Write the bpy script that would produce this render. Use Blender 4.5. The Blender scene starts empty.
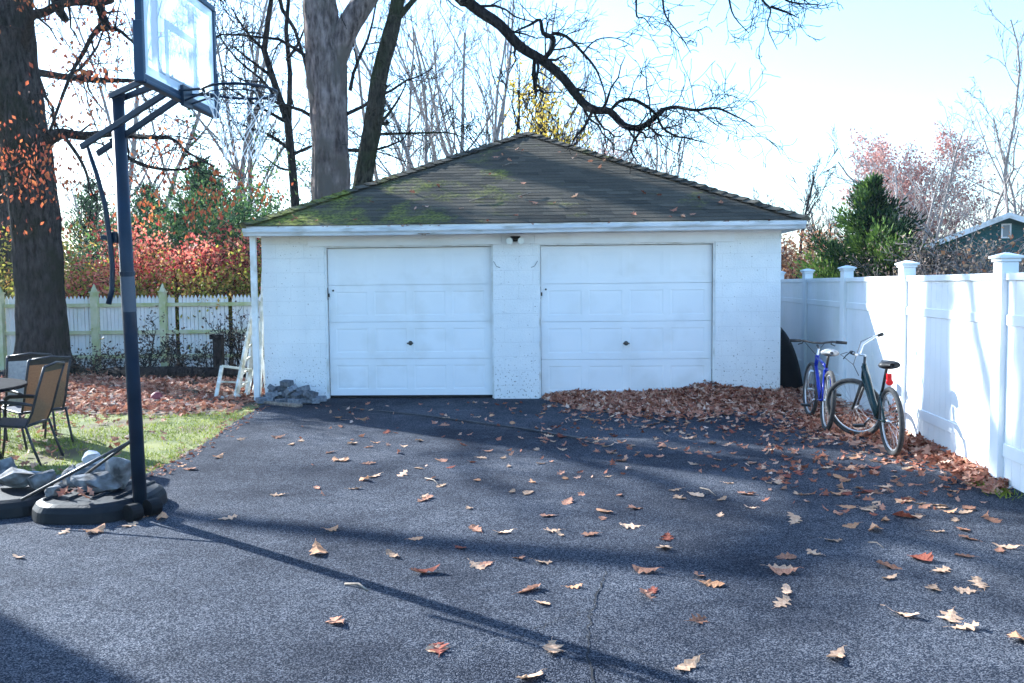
import bpy, bmesh, math, random, mathutils.noise
from mathutils import Vector, Matrix, Quaternion
rnd = random.Random(7)
S = bpy.context.scene
COL = S.collection
R = math.radians
F = 900.0; CX, CY = 512.0, 341.5; H = 1.6
PITCH = math.atan(56.5/F); ROLL = R(0.55)

# ---------------------------------------------------------------- camera
cam_d = bpy.data.cameras.new('camera'); cam = bpy.data.objects.new('camera', cam_d); COL.objects.link(cam)
RM = Matrix.Rotation(math.pi/2-PITCH, 3, 'X') @ Matrix.Rotation(-ROLL, 3, 'Z')
cam.matrix_world = Matrix.Translation((0, 0, H)) @ RM.to_4x4()
cam_d.sensor_width = 36; cam_d.lens = 36*F/1024; cam_d.clip_end = 2000; cam_d.clip_start = .05
S.camera = cam
def ray(x, y): return RM @ Vector(((x-CX)/F, -(y-CY)/F, -1))
def gnd(x, y, z=0.0):
    d = ray(x, y); t = (z-H)/d.z; return Vector((d.x*t, d.y*t, z))
def at(x, y, Y):
    d = ray(x, y); t = Y/d.y; return Vector((d.x*t, Y, H+d.z*t))

# ---------------------------------------------------------------- light
SUN_EL = R(26.5); SAZ = Vector((-.78, .626, 0)).normalized()
w = bpy.data.worlds.new('World'); S.world = w; w.use_nodes = True
nt = w.node_tree; nt.nodes.clear()
sky = nt.nodes.new('ShaderNodeTexSky'); sky.sky_type = 'NISHITA'; sky.sun_disc = False
sky.sun_elevation = SUN_EL; sky.sun_rotation = math.atan2(SAZ.x, SAZ.y)
sky.dust_density = .9; sky.ozone_density = 4.5; sky.air_density = 1.3
bg = nt.nodes.new('ShaderNodeBackground'); bg.inputs[1].default_value = .112
wo = nt.nodes.new('ShaderNodeOutputWorld')
nt.links.new(sky.outputs[0], bg.inputs[0]); nt.links.new(bg.outputs[0], wo.inputs[0])
sd = bpy.data.lights.new('sun', 'SUN'); sd.energy = 4.4; sd.angle = R(.55); sd.color = (1, .94, .85)
so = bpy.data.objects.new('sun', sd); COL.objects.link(so)
sv = Vector((SAZ.x*math.cos(SUN_EL), SAZ.y*math.cos(SUN_EL), math.sin(SUN_EL)))
so.rotation_euler = sv.to_track_quat('Z', 'Y').to_euler(); so.location = (-20, 20, 20)
S.view_settings.view_transform = 'Standard'; S.view_settings.look = 'None'
S.view_settings.exposure = 2.15; S.view_settings.gamma = 1
S.view_settings.use_white_balance = True; S.view_settings.white_balance_temperature = 5650; S.view_settings.white_balance_tint = 6

# ---------------------------------------------------------------- materials
def srgb(h):
    h = h.lstrip('#'); c = [int(h[i:i+2], 16)/255 for i in (0, 2, 4)]
    return tuple(((v+.055)/1.055)**2.4 if v > .04 else v/12.92 for v in c)+(1,)
def newmat(name):
    m = bpy.data.materials.new(name); m.use_nodes = True
    n = m.node_tree; b = n.nodes['Principled BSDF']; return m, n, b
def mat(name, c1, c2=None, scale=8, rough=.75, bump=0, bscale=None, metal=0, detail=5, tint=None, stretch=None, lo=.35, hi=.65, spec=.25, c3=None, s3=2, rnd_info=False, bdist=.01, trans=0):
    m, n, b = newmat(name); L = n.links
    b.inputs['Roughness'].default_value = rough; b.inputs['Metallic'].default_value = metal
    b.inputs['Specular IOR Level'].default_value = spec
    tc = n.nodes.new('ShaderNodeTexCoord'); co = tc.outputs['Object']
    if stretch:
        mp = n.nodes.new('ShaderNodeMapping'); mp.inputs['Scale'].default_value = stretch; L.new(co, mp.inputs[0]); co = mp.outputs[0]
    out = None
    if tint:
        a = n.nodes.new('ShaderNodeAttribute'); a.attribute_name = 'tint'
        r = n.nodes.new('ShaderNodeValToRGB'); e = r.color_ramp.elements
        e[0].color = tint[0]; e[-1].color = tint[-1]; e[0].position = 0; e[-1].position = 1
        for i, c in enumerate(tint[1:-1]):
            q = e.new((i+1)/(len(tint)-1)); q.color = c
        L.new(a.outputs['Fac'], r.inputs[0]); out = r.outputs[0]
    elif c2:
        t = n.nodes.new('ShaderNodeTexNoise'); t.inputs['Scale'].default_value = scale; t.inputs['Detail'].default_value = detail
        L.new(co, t.inputs[0])
        r = n.nodes.new('ShaderNodeValToRGB'); e = r.color_ramp.elements
        e[0].position = lo; e[1].position = hi; e[0].color = c1; e[1].color = c2
        L.new(t.outputs[0], r.inputs[0]); out = r.outputs[0]
    if c3 and out:
        t = n.nodes.new('ShaderNodeTexNoise'); t.inputs['Scale'].default_value = s3; t.inputs['Detail'].default_value = 4; L.new(co, t.inputs[0])
        r = n.nodes.new('ShaderNodeValToRGB'); e = r.color_ramp.elements; e[0].position = .5; e[1].position = .68
        L.new(t.outputs[0], r.inputs[0])
        mx = n.nodes.new('ShaderNodeMixRGB'); L.new(r.outputs[0], mx.inputs[0]); L.new(out, mx.inputs[1]); mx.inputs[2].default_value = c3; out = mx.outputs[0]
    if rnd_info and out:
        oi = n.nodes.new('ShaderNodeObjectInfo'); hs = n.nodes.new('ShaderNodeHueSaturation')
        mr = n.nodes.new('ShaderNodeMapRange'); mr.inputs[3].default_value = .6; mr.inputs[4].default_value = 1.35
        L.new(oi.outputs['Random'], mr.inputs[0]); L.new(mr.outputs[0], hs.inputs['Value']); L.new(out, hs.inputs['Color']); out = hs.outputs[0]
    if out: L.new(out, b.inputs['Base Color'])
    else: b.inputs['Base Color'].default_value = c1
    if bump:
        t = n.nodes.new('ShaderNodeTexNoise'); t.inputs['Scale'].default_value = bscale or scale*3; t.inputs['Detail'].default_value = 6; L.new(co, t.inputs[0])
        bp = n.nodes.new('ShaderNodeBump'); bp.inputs['Strength'].default_value = bump; bp.inputs['Distance'].default_value = bdist
        L.new(t.outputs[0], bp.inputs['Height']); L.new(bp.outputs[0], b.inputs['Normal'])
    if trans:
        td = n.nodes.new('ShaderNodeBsdfTranslucent'); ms = n.nodes.new('ShaderNodeMixShader'); ms.inputs[0].default_value = trans
        if out: L.new(out, td.inputs[0])
        else: td.inputs[0].default_value = c1
        L.new(b.outputs[0], ms.inputs[1]); L.new(td.outputs[0], ms.inputs[2]); L.new(ms.outputs[0], n.nodes['Material Output'].inputs[0])
    return m
def g(v, b=None): return (v, v, v if b is None else b, 1)
c = srgb
def asphalt():
    m, n, b = newmat('asphalt'); L = n.links
    tc = n.nodes.new('ShaderNodeTexCoord')
    def noise(s, d=3, rg=.5):
        t = n.nodes.new('ShaderNodeTexNoise'); t.inputs['Scale'].default_value = s; t.inputs['Detail'].default_value = d; t.inputs['Roughness'].default_value = rg
        L.new(tc.outputs['Object'], t.inputs[0]); return t.outputs[0]
    def ramp(i, p0, c0, p1, c1):
        r = n.nodes.new('ShaderNodeValToRGB'); e = r.color_ramp.elements; e[0].position = p0; e[1].position = p1; e[0].color = c0; e[1].color = c1
        L.new(i, r.inputs[0]); return r.outputs[0]
    v = n.nodes.new('ShaderNodeTexVoronoi'); v.inputs['Scale'].default_value = 190; L.new(tc.outputs['Object'], v.inputs[0])
    sp = n.nodes.new('ShaderNodeSeparateColor'); L.new(v.outputs['Color'], sp.inputs[0])
    stone = ramp(sp.outputs[0], .45, (.0115, .0165, .028, 1), .98, (.13, .138, .162, 1))
    big = ramp(noise(.6, 7, .62), .36, (.55, .56, .6, 1), .66, (1.75, 1.66, 1.52, 1))
    mx = n.nodes.new('ShaderNodeMixRGB'); mx.blend_type = 'MULTIPLY'; mx.inputs[0].default_value = 1
    L.new(stone, mx.inputs[1]); L.new(big, mx.inputs[2])
    med = ramp(noise(7, 6, .7), .3, (.75, .76, .78, 1), .7, (1.2, 1.2, 1.2, 1))
    m2 = n.nodes.new('ShaderNodeMixRGB'); m2.blend_type = 'MULTIPLY'; m2.inputs[0].default_value = 1
    L.new(mx.outputs[0], m2.inputs[1]); L.new(med, m2.inputs[2])
    L.new(m2.outputs[0], b.inputs['Base Color']); b.inputs['Roughness'].default_value = .9; b.inputs['Specular IOR Level'].default_value = .06
    bp = n.nodes.new('ShaderNodeBump'); bp.inputs['Strength'].default_value = 1; bp.inputs['Distance'].default_value = .006
    L.new(v.outputs['Distance'], bp.inputs['Height'])
    bp.invert = True
    b2 = n.nodes.new('ShaderNodeBump'); b2.inputs['Strength'].default_value = .5; b2.inputs['Distance'].default_value = .02
    L.new(noise(9, 4), b2.inputs['Height']); L.new(bp.outputs[0], b2.inputs['Normal']); L.new(b2.outputs[0], b.inputs['Normal'])
    return m
def block_paint():
    m, n, b = newmat('painted_block'); L = n.links
    tc = n.nodes.new('ShaderNodeTexCoord'); mp = n.nodes.new('ShaderNodeMapping'); mp.inputs['Rotation'].default_value = (R(90), 0, 0)
    sx = n.nodes.new('ShaderNodeSeparateXYZ'); L.new(tc.outputs['Object'], sx.inputs[0])
    ad = n.nodes.new('ShaderNodeMath'); ad.operation = 'ADD'; L.new(sx.outputs[0], ad.inputs[0]); L.new(sx.outputs[1], ad.inputs[1])
    cb = n.nodes.new('ShaderNodeCombineXYZ'); L.new(ad.outputs[0], cb.inputs[0]); L.new(sx.outputs[2], cb.inputs[1])
    br = n.nodes.new('ShaderNodeTexBrick'); L.new(cb.outputs[0], br.inputs[0]); br.inputs['Scale'].default_value = 1
    br.inputs['Brick Width'].default_value = .4; br.inputs['Row Height'].default_value = .2; br.inputs['Mortar Size'].default_value = .006; br.inputs['Mortar Smooth'].default_value = .6
    no = n.nodes.new('ShaderNodeTexNoise'); no.inputs['Scale'].default_value = 45; no.inputs['Detail'].default_value = 6; L.new(tc.outputs['Object'], no.inputs[0])
    # worn pits, denser near the ground
    n2 = n.nodes.new('ShaderNodeTexNoise'); n2.inputs['Scale'].default_value = 38; n2.inputs['Detail'].default_value = 2; L.new(tc.outputs['Object'], n2.inputs[0])
    mr = n.nodes.new('ShaderNodeMapRange'); mr.inputs[1].default_value = 0; mr.inputs[2].default_value = .9; mr.inputs[3].default_value = .085; mr.inputs[4].default_value = 0
    L.new(sx.outputs[2], mr.inputs[0])
    a2 = n.nodes.new('ShaderNodeMath'); L.new(n2.outputs[0], a2.inputs[0]); L.new(mr.outputs[0], a2.inputs[1])
    r = n.nodes.new('ShaderNodeValToRGB'); e = r.color_ramp.elements; e[0].position = .68; e[0].color = (0, 0, 0, 1); e[1].position = .71; e[1].color = (1, 1, 1, 1); L.new(a2.outputs[0], r.inputs[0])
    n3 = n.nodes.new('ShaderNodeTexNoise'); n3.inputs['Scale'].default_value = 3; n3.inputs['Detail'].default_value = 5; L.new(tc.outputs['Object'], n3.inputs[0])
    r3 = n.nodes.new('ShaderNodeValToRGB'); e = r3.color_ramp.elements; e[0].position = .35; e[0].color = (.74, .745, .74, 1); e[1].position = .65; e[1].color = (.8, .8, .79, 1); L.new(n3.outputs[0], r3.inputs[0])
    mx = n.nodes.new('ShaderNodeMixRGB'); L.new(r.outputs[0], mx.inputs[0]); L.new(r3.outputs[0], mx.inputs[1]); mx.inputs[2].default_value = (.3, .29, .27, 1)
    mb_ = n.nodes.new('ShaderNodeMixRGB'); mb_.blend_type = 'MULTIPLY'; L.new(br.outputs['Fac'], mb_.inputs[0]); L.new(mx.outputs[0], mb_.inputs[1]); mb_.inputs[2].default_value = (.93, .93, .93, 1)
    L.new(mb_.outputs[0], b.inputs['Base Color']); b.inputs['Roughness'].default_value = .7
    b1 = n.nodes.new('ShaderNodeBump'); b1.invert = True; b1.inputs['Strength'].default_value = .5; b1.inputs['Distance'].default_value = .006; L.new(br.outputs['Fac'], b1.inputs['Height'])
    b2 = n.nodes.new('ShaderNodeBump'); b2.inputs['Strength'].default_value = .9; b2.inputs['Distance'].default_value = .01; L.new(no.outputs[0], b2.inputs['Height']); L.new(b1.outputs[0], b2.inputs['Normal'])
    L.new(b2.outputs[0], b.inputs['Normal'])
    return m
def shingle():
    m, n, b = newmat('asphalt_shingle'); L = n.links
    tc = n.nodes.new('ShaderNodeTexCoord')
    a = n.nodes.new('ShaderNodeAttribute'); a.attribute_name = 'tint'
    r = n.nodes.new('ShaderNodeValToRGB'); e = r.color_ramp.elements; e[0].color = (.03, .029, .026, 1); e[1].color = (.125, .108, .082, 1); L.new(a.outputs['Fac'], r.inputs[0])
    no = n.nodes.new('ShaderNodeTexNoise'); no.inputs['Scale'].default_value = 60; no.inputs['Detail'].default_value = 4; L.new(tc.outputs['Object'], no.inputs[0])
    mx = n.nodes.new('ShaderNodeMixRGB'); mx.blend_type = 'OVERLAY'; mx.inputs[0].default_value = .6; L.new(r.outputs[0], mx.inputs[1]); L.new(no.outputs[0], mx.inputs[2])
    # moss: patches, more at the left corner and along the hips
    n1 = n.nodes.new('ShaderNodeTexNoise'); n1.inputs['Scale'].default_value = 1.1; n1.inputs['Detail'].default_value = 8; n1.inputs['Roughness'].default_value = .72; L.new(tc.outputs['Object'], n1.inputs[0])
    sx = n.nodes.new('ShaderNodeSeparateXYZ'); L.new(tc.outputs['Object'], sx.inputs[0])
    mr = n.nodes.new('ShaderNodeMapRange'); mr.inputs[1].default_value = .2; mr.inputs[2].default_value = 3.4; mr.inputs[3].default_value = .19; mr.inputs[4].default_value = .0; L.new(sx.outputs[0], mr.inputs[0])
    ad = n.nodes.new('ShaderNodeMath'); L.new(n1.outputs[0], ad.inputs[0]); L.new(mr.outputs[0], ad.inputs[1])
    r2 = n.nodes.new('ShaderNodeValToRGB'); e = r2.color_ramp.elements; e[0].position = .57; e[1].position = .76; e[0].color = (0, 0, 0, 1); e[1].color = (1, 1, 1, 1); L.new(ad.outputs[0], r2.inputs[0])
    n4 = n.nodes.new('ShaderNodeTexNoise'); n4.inputs['Scale'].default_value = 25; L.new(tc.outputs['Object'], n4.inputs[0])
    r4 = n.nodes.new('ShaderNodeValToRGB'); e = r4.color_ramp.elements; e[0].color = (.06, .068, .022, 1); e[1].color = (.26, .27, .05, 1); e[0].position = .35; e[1].position = .65; L.new(n4.outputs[0], r4.inputs[0])
    m3 = n.nodes.new('ShaderNodeMixRGB'); L.new(r2.outputs[0], m3.inputs[0]); L.new(mx.outputs[0], m3.inputs[1]); L.new(r4.outputs[0], m3.inputs[2])
    L.new(m3.outputs[0], b.inputs['Base Color']); b.inputs['Roughness'].default_value = .95; b.inputs['Specular IOR Level'].default_value = .04
    bp = n.nodes.new('ShaderNodeBump'); bp.inputs['Strength'].default_value = .6; bp.inputs['Distance'].default_value = .01; L.new(no.outputs[0], bp.inputs['Height'])
    b2 = n.nodes.new('ShaderNodeBump'); b2.inputs['Strength'].default_value = .8; b2.inputs['Distance'].default_value = .03; L.new(r2.outputs[0], b2.inputs['Height']); L.new(bp.outputs[0], b2.inputs['Normal'])
    L.new(b2.outputs[0], b.inputs['Normal']); return m
def bark(name, c1, c2, moss=None, sc=5):
    m, n, b = newmat(name); L = n.links
    tc = n.nodes.new('ShaderNodeTexCoord'); mp = n.nodes.new('ShaderNodeMapping'); mp.inputs['Scale'].default_value = (1, 1, .3); L.new(tc.outputs['Object'], mp.inputs[0])
    no = n.nodes.new('ShaderNodeTexNoise'); no.inputs['Scale'].default_value = sc*2.6; no.inputs['Detail'].default_value = 7; no.inputs['Roughness'].default_value = .65; L.new(mp.outputs[0], no.inputs[0])
    r = n.nodes.new('ShaderNodeValToRGB'); e = r.color_ramp.elements; e[0].position = .36; e[1].position = .66; e[0].color = c1; e[1].color = c2; L.new(no.outputs[0], r.inputs[0]); out = r.outputs[0]
    if moss:
        t = n.nodes.new('ShaderNodeTexNoise'); t.inputs['Scale'].default_value = 1.3; t.inputs['Detail'].default_value = 6; L.new(tc.outputs['Object'], t.inputs[0])
        q = n.nodes.new('ShaderNodeValToRGB'); e = q.color_ramp.elements; e[0].position = .47; e[1].position = .62; L.new(t.outputs[0], q.inputs[0])
        mx = n.nodes.new('ShaderNodeMixRGB'); L.new(q.outputs[0], mx.inputs[0]); L.new(out, mx.inputs[1]); mx.inputs[2].default_value = moss; out = mx.outputs[0]
    L.new(out, b.inputs['Base Color']); b.inputs['Roughness'].default_value = .95; b.inputs['Specular IOR Level'].default_value = .03
    bp = n.nodes.new('ShaderNodeBump'); bp.inputs['Strength'].default_value = 1; bp.inputs['Distance'].default_value = .12; L.new(no.outputs[0], bp.inputs['Height']); L.new(bp.outputs[0], b.inputs['Normal'])
    return m
M = {}
M['asphalt'] = asphalt(); M['block'] = block_paint(); M['shingle'] = shingle()
M['soil'] = mat('soil', (.06, .045, .03, 1), (.13, .1, .07, 1), 3, .95, .6, 30)
M['lawn'] = mat('lawn', (.09, .11, .03, 1), (.19, .19, .06, 1), 2.5, .95, .6, 40, c3=(.1, .07, .04, 1), s3=1.2)
M['grass'] = mat('grass_blades', g(1), tint=[(.1, .14, .02, 1), (.24, .29, .035, 1), (.4, .4, .07, 1), (.5, .42, .14, 1)], rough=.6, trans=.3)
M['door'] = mat('door_paint', (.76, .77, .78, 1), (.81, .815, .82, 1), 1.5, .5, .1, 60, c3=(.72, .72, .71, 1), s3=2.2)
M['trim'] = mat('trim_paint', (.7, .71, .7, 1), (.8, .8, .79, 1), 6, .6, .3, 40, c3=(.55, .53, .48, 1), s3=3.5)
M['gutter'] = mat('gutter_metal', (.55, .6, .66, 1), (.74, .77, .8, 1), 3, .4, .15, 20, c3=(.4, .42, .42, 1), s3=5, stretch=(.5, 1, 3))
M['vinyl'] = mat('white_vinyl', (.76, .77, .77, 1), (.83, .83, .83, 1), 1.4, .4, .12, 8, c3=(.72, .74, .7, 1), s3=1.1)
M['picket'] = mat('picket_paint', (.7, .71, .7, 1), (.8, .8, .79, 1), 5, .7, .3, 30, c3=(.66, .68, .6, 1), s3=1.7)
M['picket_green'] = mat('picket_algae', (.42, .47, .22, 1), (.6, .6, .42, 1), 5, .7, .3, 30)
M['oldwood'] = mat('peeling_white_wood', (.5, .5, .42, 1), (.75, .75, .7, 1), 9, .8, .5, 50, c3=(.35, .33, .24, 1), s3=6)
M['dark'] = mat('dark_interior', g(.012), rough=.9)  # near-black stands in for shade inside the garage and under its left door
M['blackplastic'] = mat('black_plastic', (.003, .004, .005, 1), (.006, .007, .009, 1), 6, .6, .2, 30, spec=.15)
M['tank'] = mat('tank_plastic', (.003, .0055, .009, 1), (.006, .009, .014, 1), 5, .55, .25, 60, c3=(.012, .012, .013, 1), s3=3, spec=.2)
M['hoop'] = mat('hoop_paint', (.005, .013, .028, 1), (.009, .022, .045, 1), 5, .4, .05, 20)
M['hoopgrey'] = mat('sticker_grey', (.06, .075, .1, 1), rough=.5)
M['frame_blue'] = mat('board_frame', (.012, .032, .07, 1), (.018, .045, .085, 1), 3, .4)
M['steel'] = mat('steel', g(.55), (.4, .4, .42, 1), 20, .3, metal=1)
M['darksteel'] = mat('dark_steel', g(.05), (.09, .085, .08, 1), 20, .45, metal=.6)
M['net'] = mat('white_cord', g(.82), rough=.8)
M['mark'] = mat('board_marking', (.78, .84, .9, 1), rough=.5, trans=.45)
m, n, b = newmat('clear_acrylic'); b.inputs['Base Color'].default_value = (.9, .95, 1, 1); b.inputs['Roughness'].default_value = .12
tr = n.nodes.new('ShaderNodeBsdfTransparent'); tr.inputs[0].default_value = (.9, .96, 1, 1); tl = n.nodes.new('ShaderNodeBsdfTranslucent'); tl.inputs[0].default_value = (.8, .88, .95, 1)
ms = n.nodes.new('ShaderNodeMixShader'); ms.inputs[0].default_value = .35; n.links.new(tr.outputs[0], ms.inputs[1]); n.links.new(tl.outputs[0], ms.inputs[2])
ms2 = n.nodes.new('ShaderNodeMixShader'); ms2.inputs[0].default_value = .12; n.links.new(ms.outputs[0], ms2.inputs[1]); n.links.new(b.outputs[0], ms2.inputs[2]); n.links.new(ms2.outputs[0], n.nodes['Material Output'].inputs[0]); M['acrylic'] = m
M['lamp'] = mat('lamp_white', (.7, .72, .68, 1), (.78, .78, .7, 1), 10, .4)
M['tyre'] = mat('tyre_rubber', (.03, .03, .032, 1), (.06, .058, .055, 1), 30, .8, .3, 80)
M['tyrewall'] = mat('tan_tyre', (.2, .17, .13, 1), (.3, .26, .2, 1), 20, .8)
M['rim'] = mat('rim_alloy', g(.6), (.45, .45, .47, 1), 30, .35, metal=.7)
M['bikeblue'] = mat('blue_enamel', (.008, .02, .26, 1), rough=.25)
M['bikegreen'] = mat('dark_green_enamel', (.008, .028, .03, 1), rough=.22)
M['silver'] = mat('silver_paint', g(.55), rough=.3, metal=.5)
M['saddle'] = mat('black_vinyl', g(.018), (.03, .03, .03, 1), 20, .5, .2, 60)
M['saddlegrey'] = mat('grey_vinyl', (.35, .37, .4, 1), g(.12), 14, .5, .1, 60)
M['redlens'] = mat('red_lens', (.5, .01, .01, 1), rough=.2)
M['chairframe'] = mat('chair_frame', (.02, .022, .028, 1), (.04, .04, .045, 1), 12, .4)
M['sling'] = mat('tan_sling', (.24, .15, .09, 1), (.34, .22, .13, 1), 90, .8, .3, 300, trans=.35)
M['slingdark'] = mat('seat_sling', (.045, .05, .07, 1), (.08, .085, .11, 1), 60, .8)
M['slinggrey'] = mat('grey_sling', (.3, .32, .36, 1), (.4, .42, .45, 1), 30, .8)
M['tabletop'] = mat('table_top', (.008, .008, .01, 1), (.016, .016, .02, 1), 14, .9, spec=.03)
M['rock'] = mat('rock', (.04, .04, .042, 1), (.32, .32, .325, 1), 9, .9, .8, 18, rnd_info=True, c3=(.1, .085, .07, 1), s3=6)
M['rockwhite'] = mat('pale_rock', (.3, .31, .33, 1), (.55, .56, .58, 1), 11, .85, .8, 25)
M['paver'] = mat('paver_concrete', (.07, .08, .1, 1), (.2, .21, .23, 1), 22, .9, .6, 80, rnd_info=True)
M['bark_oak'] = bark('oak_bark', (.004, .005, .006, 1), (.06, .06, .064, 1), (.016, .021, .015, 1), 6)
M['bark_grey'] = bark('grey_bark', (.05, .04, .04, 1), (.36, .29, .27, 1), (.15, .13, .115, 1), 3)
M['bark_moss'] = bark('mossy_bark', (.008, .009, .007, 1), (.08, .075, .058, 1), (.035, .05, .022, 1), 7)
M['bark_dark'] = bark('dark_bark', (.01, .01, .012, 1), (.045, .042, .042, 1), None, 7)
M['bark_pale'] = bark('pale_bark', (.24, .21, .2, 1), (.46, .41, .38, 1), None, 7)
M['oakleaf'] = mat('hanging_oak_leaf', g(1), tint=[(.2, .04, .025, 1), (.45, .11, .045, 1), (.6, .2, .06, 1), (.4, .08, .05, 1)], rough=.6, trans=.4)
M['redleaf'] = mat('burning_bush_leaf', g(1), tint=[(.45, .04, .05, 1), (.68, .13, .1, 1), (.75, .28, .2, 1), (.7, .4, .14, 1)], rough=.6, trans=.4)
M['yellowleaf'] = mat('yellow_leaf', g(1), tint=[(.5, .36, .04, 1), (.65, .46, .05, 1), (.75, .5, .05, 1), (.8, .6, .1, 1)], rough=.6, trans=.4)
M['greenyellow'] = mat('olive_leaf', g(1), tint=[(.16, .19, .03, 1), (.32, .32, .05, 1), (.5, .42, .07, 1), (.58, .3, .1, 1)], rough=.6, trans=.35)
M['greenleaf'] = mat('green_leaf', g(1), tint=[(.02, .06, .03, 1), (.05, .13, .05, 1), (.11, .21, .06, 1), (.2, .27, .08, 1)], rough=.6, trans=.35)
M['conifer'] = mat('conifer_needles', g(1), tint=[(.006, .022, .01, 1), (.02, .055, .018, 1), (.07, .13, .03, 1), (.16, .24, .04, 1)], rough=.6, trans=.2)
M['conifer_dark'] = mat('dark_conifer', g(1), tint=[(.01, .03, .016, 1), (.025, .075, .035, 1), (.07, .16, .06, 1), (.14, .26, .09, 1)], rough=.6, trans=.2)
M['pinkleaf'] = mat('russet_leaf', g(1), tint=[(.32, .14, .12, 1), (.42, .2, .16, 1), (.5, .27, .22, 1), (.45, .3, .26, 1)], rough=.7, trans=.4)
M['drybush'] = mat('dry_bush_leaf', g(1), tint=[(.07, .05, .05, 1), (.15, .11, .09, 1), (.25, .18, .13, 1), (.34, .25, .15, 1)], rough=.8, trans=.2)
M['orangebrush'] = mat('orange_brush', g(1), tint=[(.2, .08, .05, 1), (.36, .14, .07, 1), (.45, .22, .1, 1), (.5, .3, .18, 1)], rough=.8, trans=.3)
M['vineleaf'] = mat('dark_vine_leaf', g(1), tint=[(.015, .018, .02, 1), (.03, .035, .03, 1), (.07, .04, .03, 1), (.1, .07, .04, 1)], rough=.5)
LT = [(.13, .045, .03, 1), (.29, .11, .07, 1), (.44, .21, .135, 1), (.58, .36, .25, 1), (.68, .5, .39, 1)]
M['litter'] = mat('leaf_litter', g(1), tint=LT, rough=.75, spec=.08, trans=.15)
M['litterbase'] = mat('litter_base', (.05, .022, .015, 1), (.16, .07, .045, 1), 14, .9, .8, 30)
M['leaf_tan'] = mat('leaf_tan', (.42, .25, .15, 1), (.62, .42, .28, 1), 16, .7, .3, 60, rnd_info=True, spec=.08, trans=.15)
M['leaf_brown'] = mat('leaf_brown', (.24, .11, .07, 1), (.46, .24, .15, 1), 16, .7, .3, 60, rnd_info=True, spec=.08, trans=.15)
M['leaf_red'] = mat('leaf_red', (.16, .04, .03, 1), (.3, .1, .06, 1), 16, .7, .3, 60, rnd_info=True, spec=.08, trans=.15)
M['leaf_orange'] = mat('leaf_orange', (.45, .2, .1, 1), (.62, .36, .2, 1), 16, .7, .3, 60, rnd_info=True, spec=.08, trans=.15)
M['stick'] = mat('stick', (.12, .09, .07, 1), (.3, .25, .2, 1), 30, .9, .4)
M['tealsiding'] = mat('teal_siding', (.006, .06, .062, 1), (.01, .085, .085, 1), 3, .6)
M['greyroof'] = mat('grey_roof', (.14, .145, .16, 1), (.24, .245, .26, 1), 20, .7, .3, 50)
M['glass'] = mat('window_glass', (.2, .23, .26, 1), rough=.1)
M['ball'] = mat('faded_red_ball', (.12, .015, .025, 1), (.22, .06, .07, 1), 8, .6)
M['wire'] = mat('wire', g(.03), rough=.6)
M['crack'] = mat('tar', (.005, .005, .006, 1), (.012, .012, .014, 1), 20, .8)  # for real cracks and for the painted shadow strip of the joint
M['apron'] = mat('old_edge', (.04, .04, .045, 1), (.1, .1, .1, 1), 30, .9, .7, 90)

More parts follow.
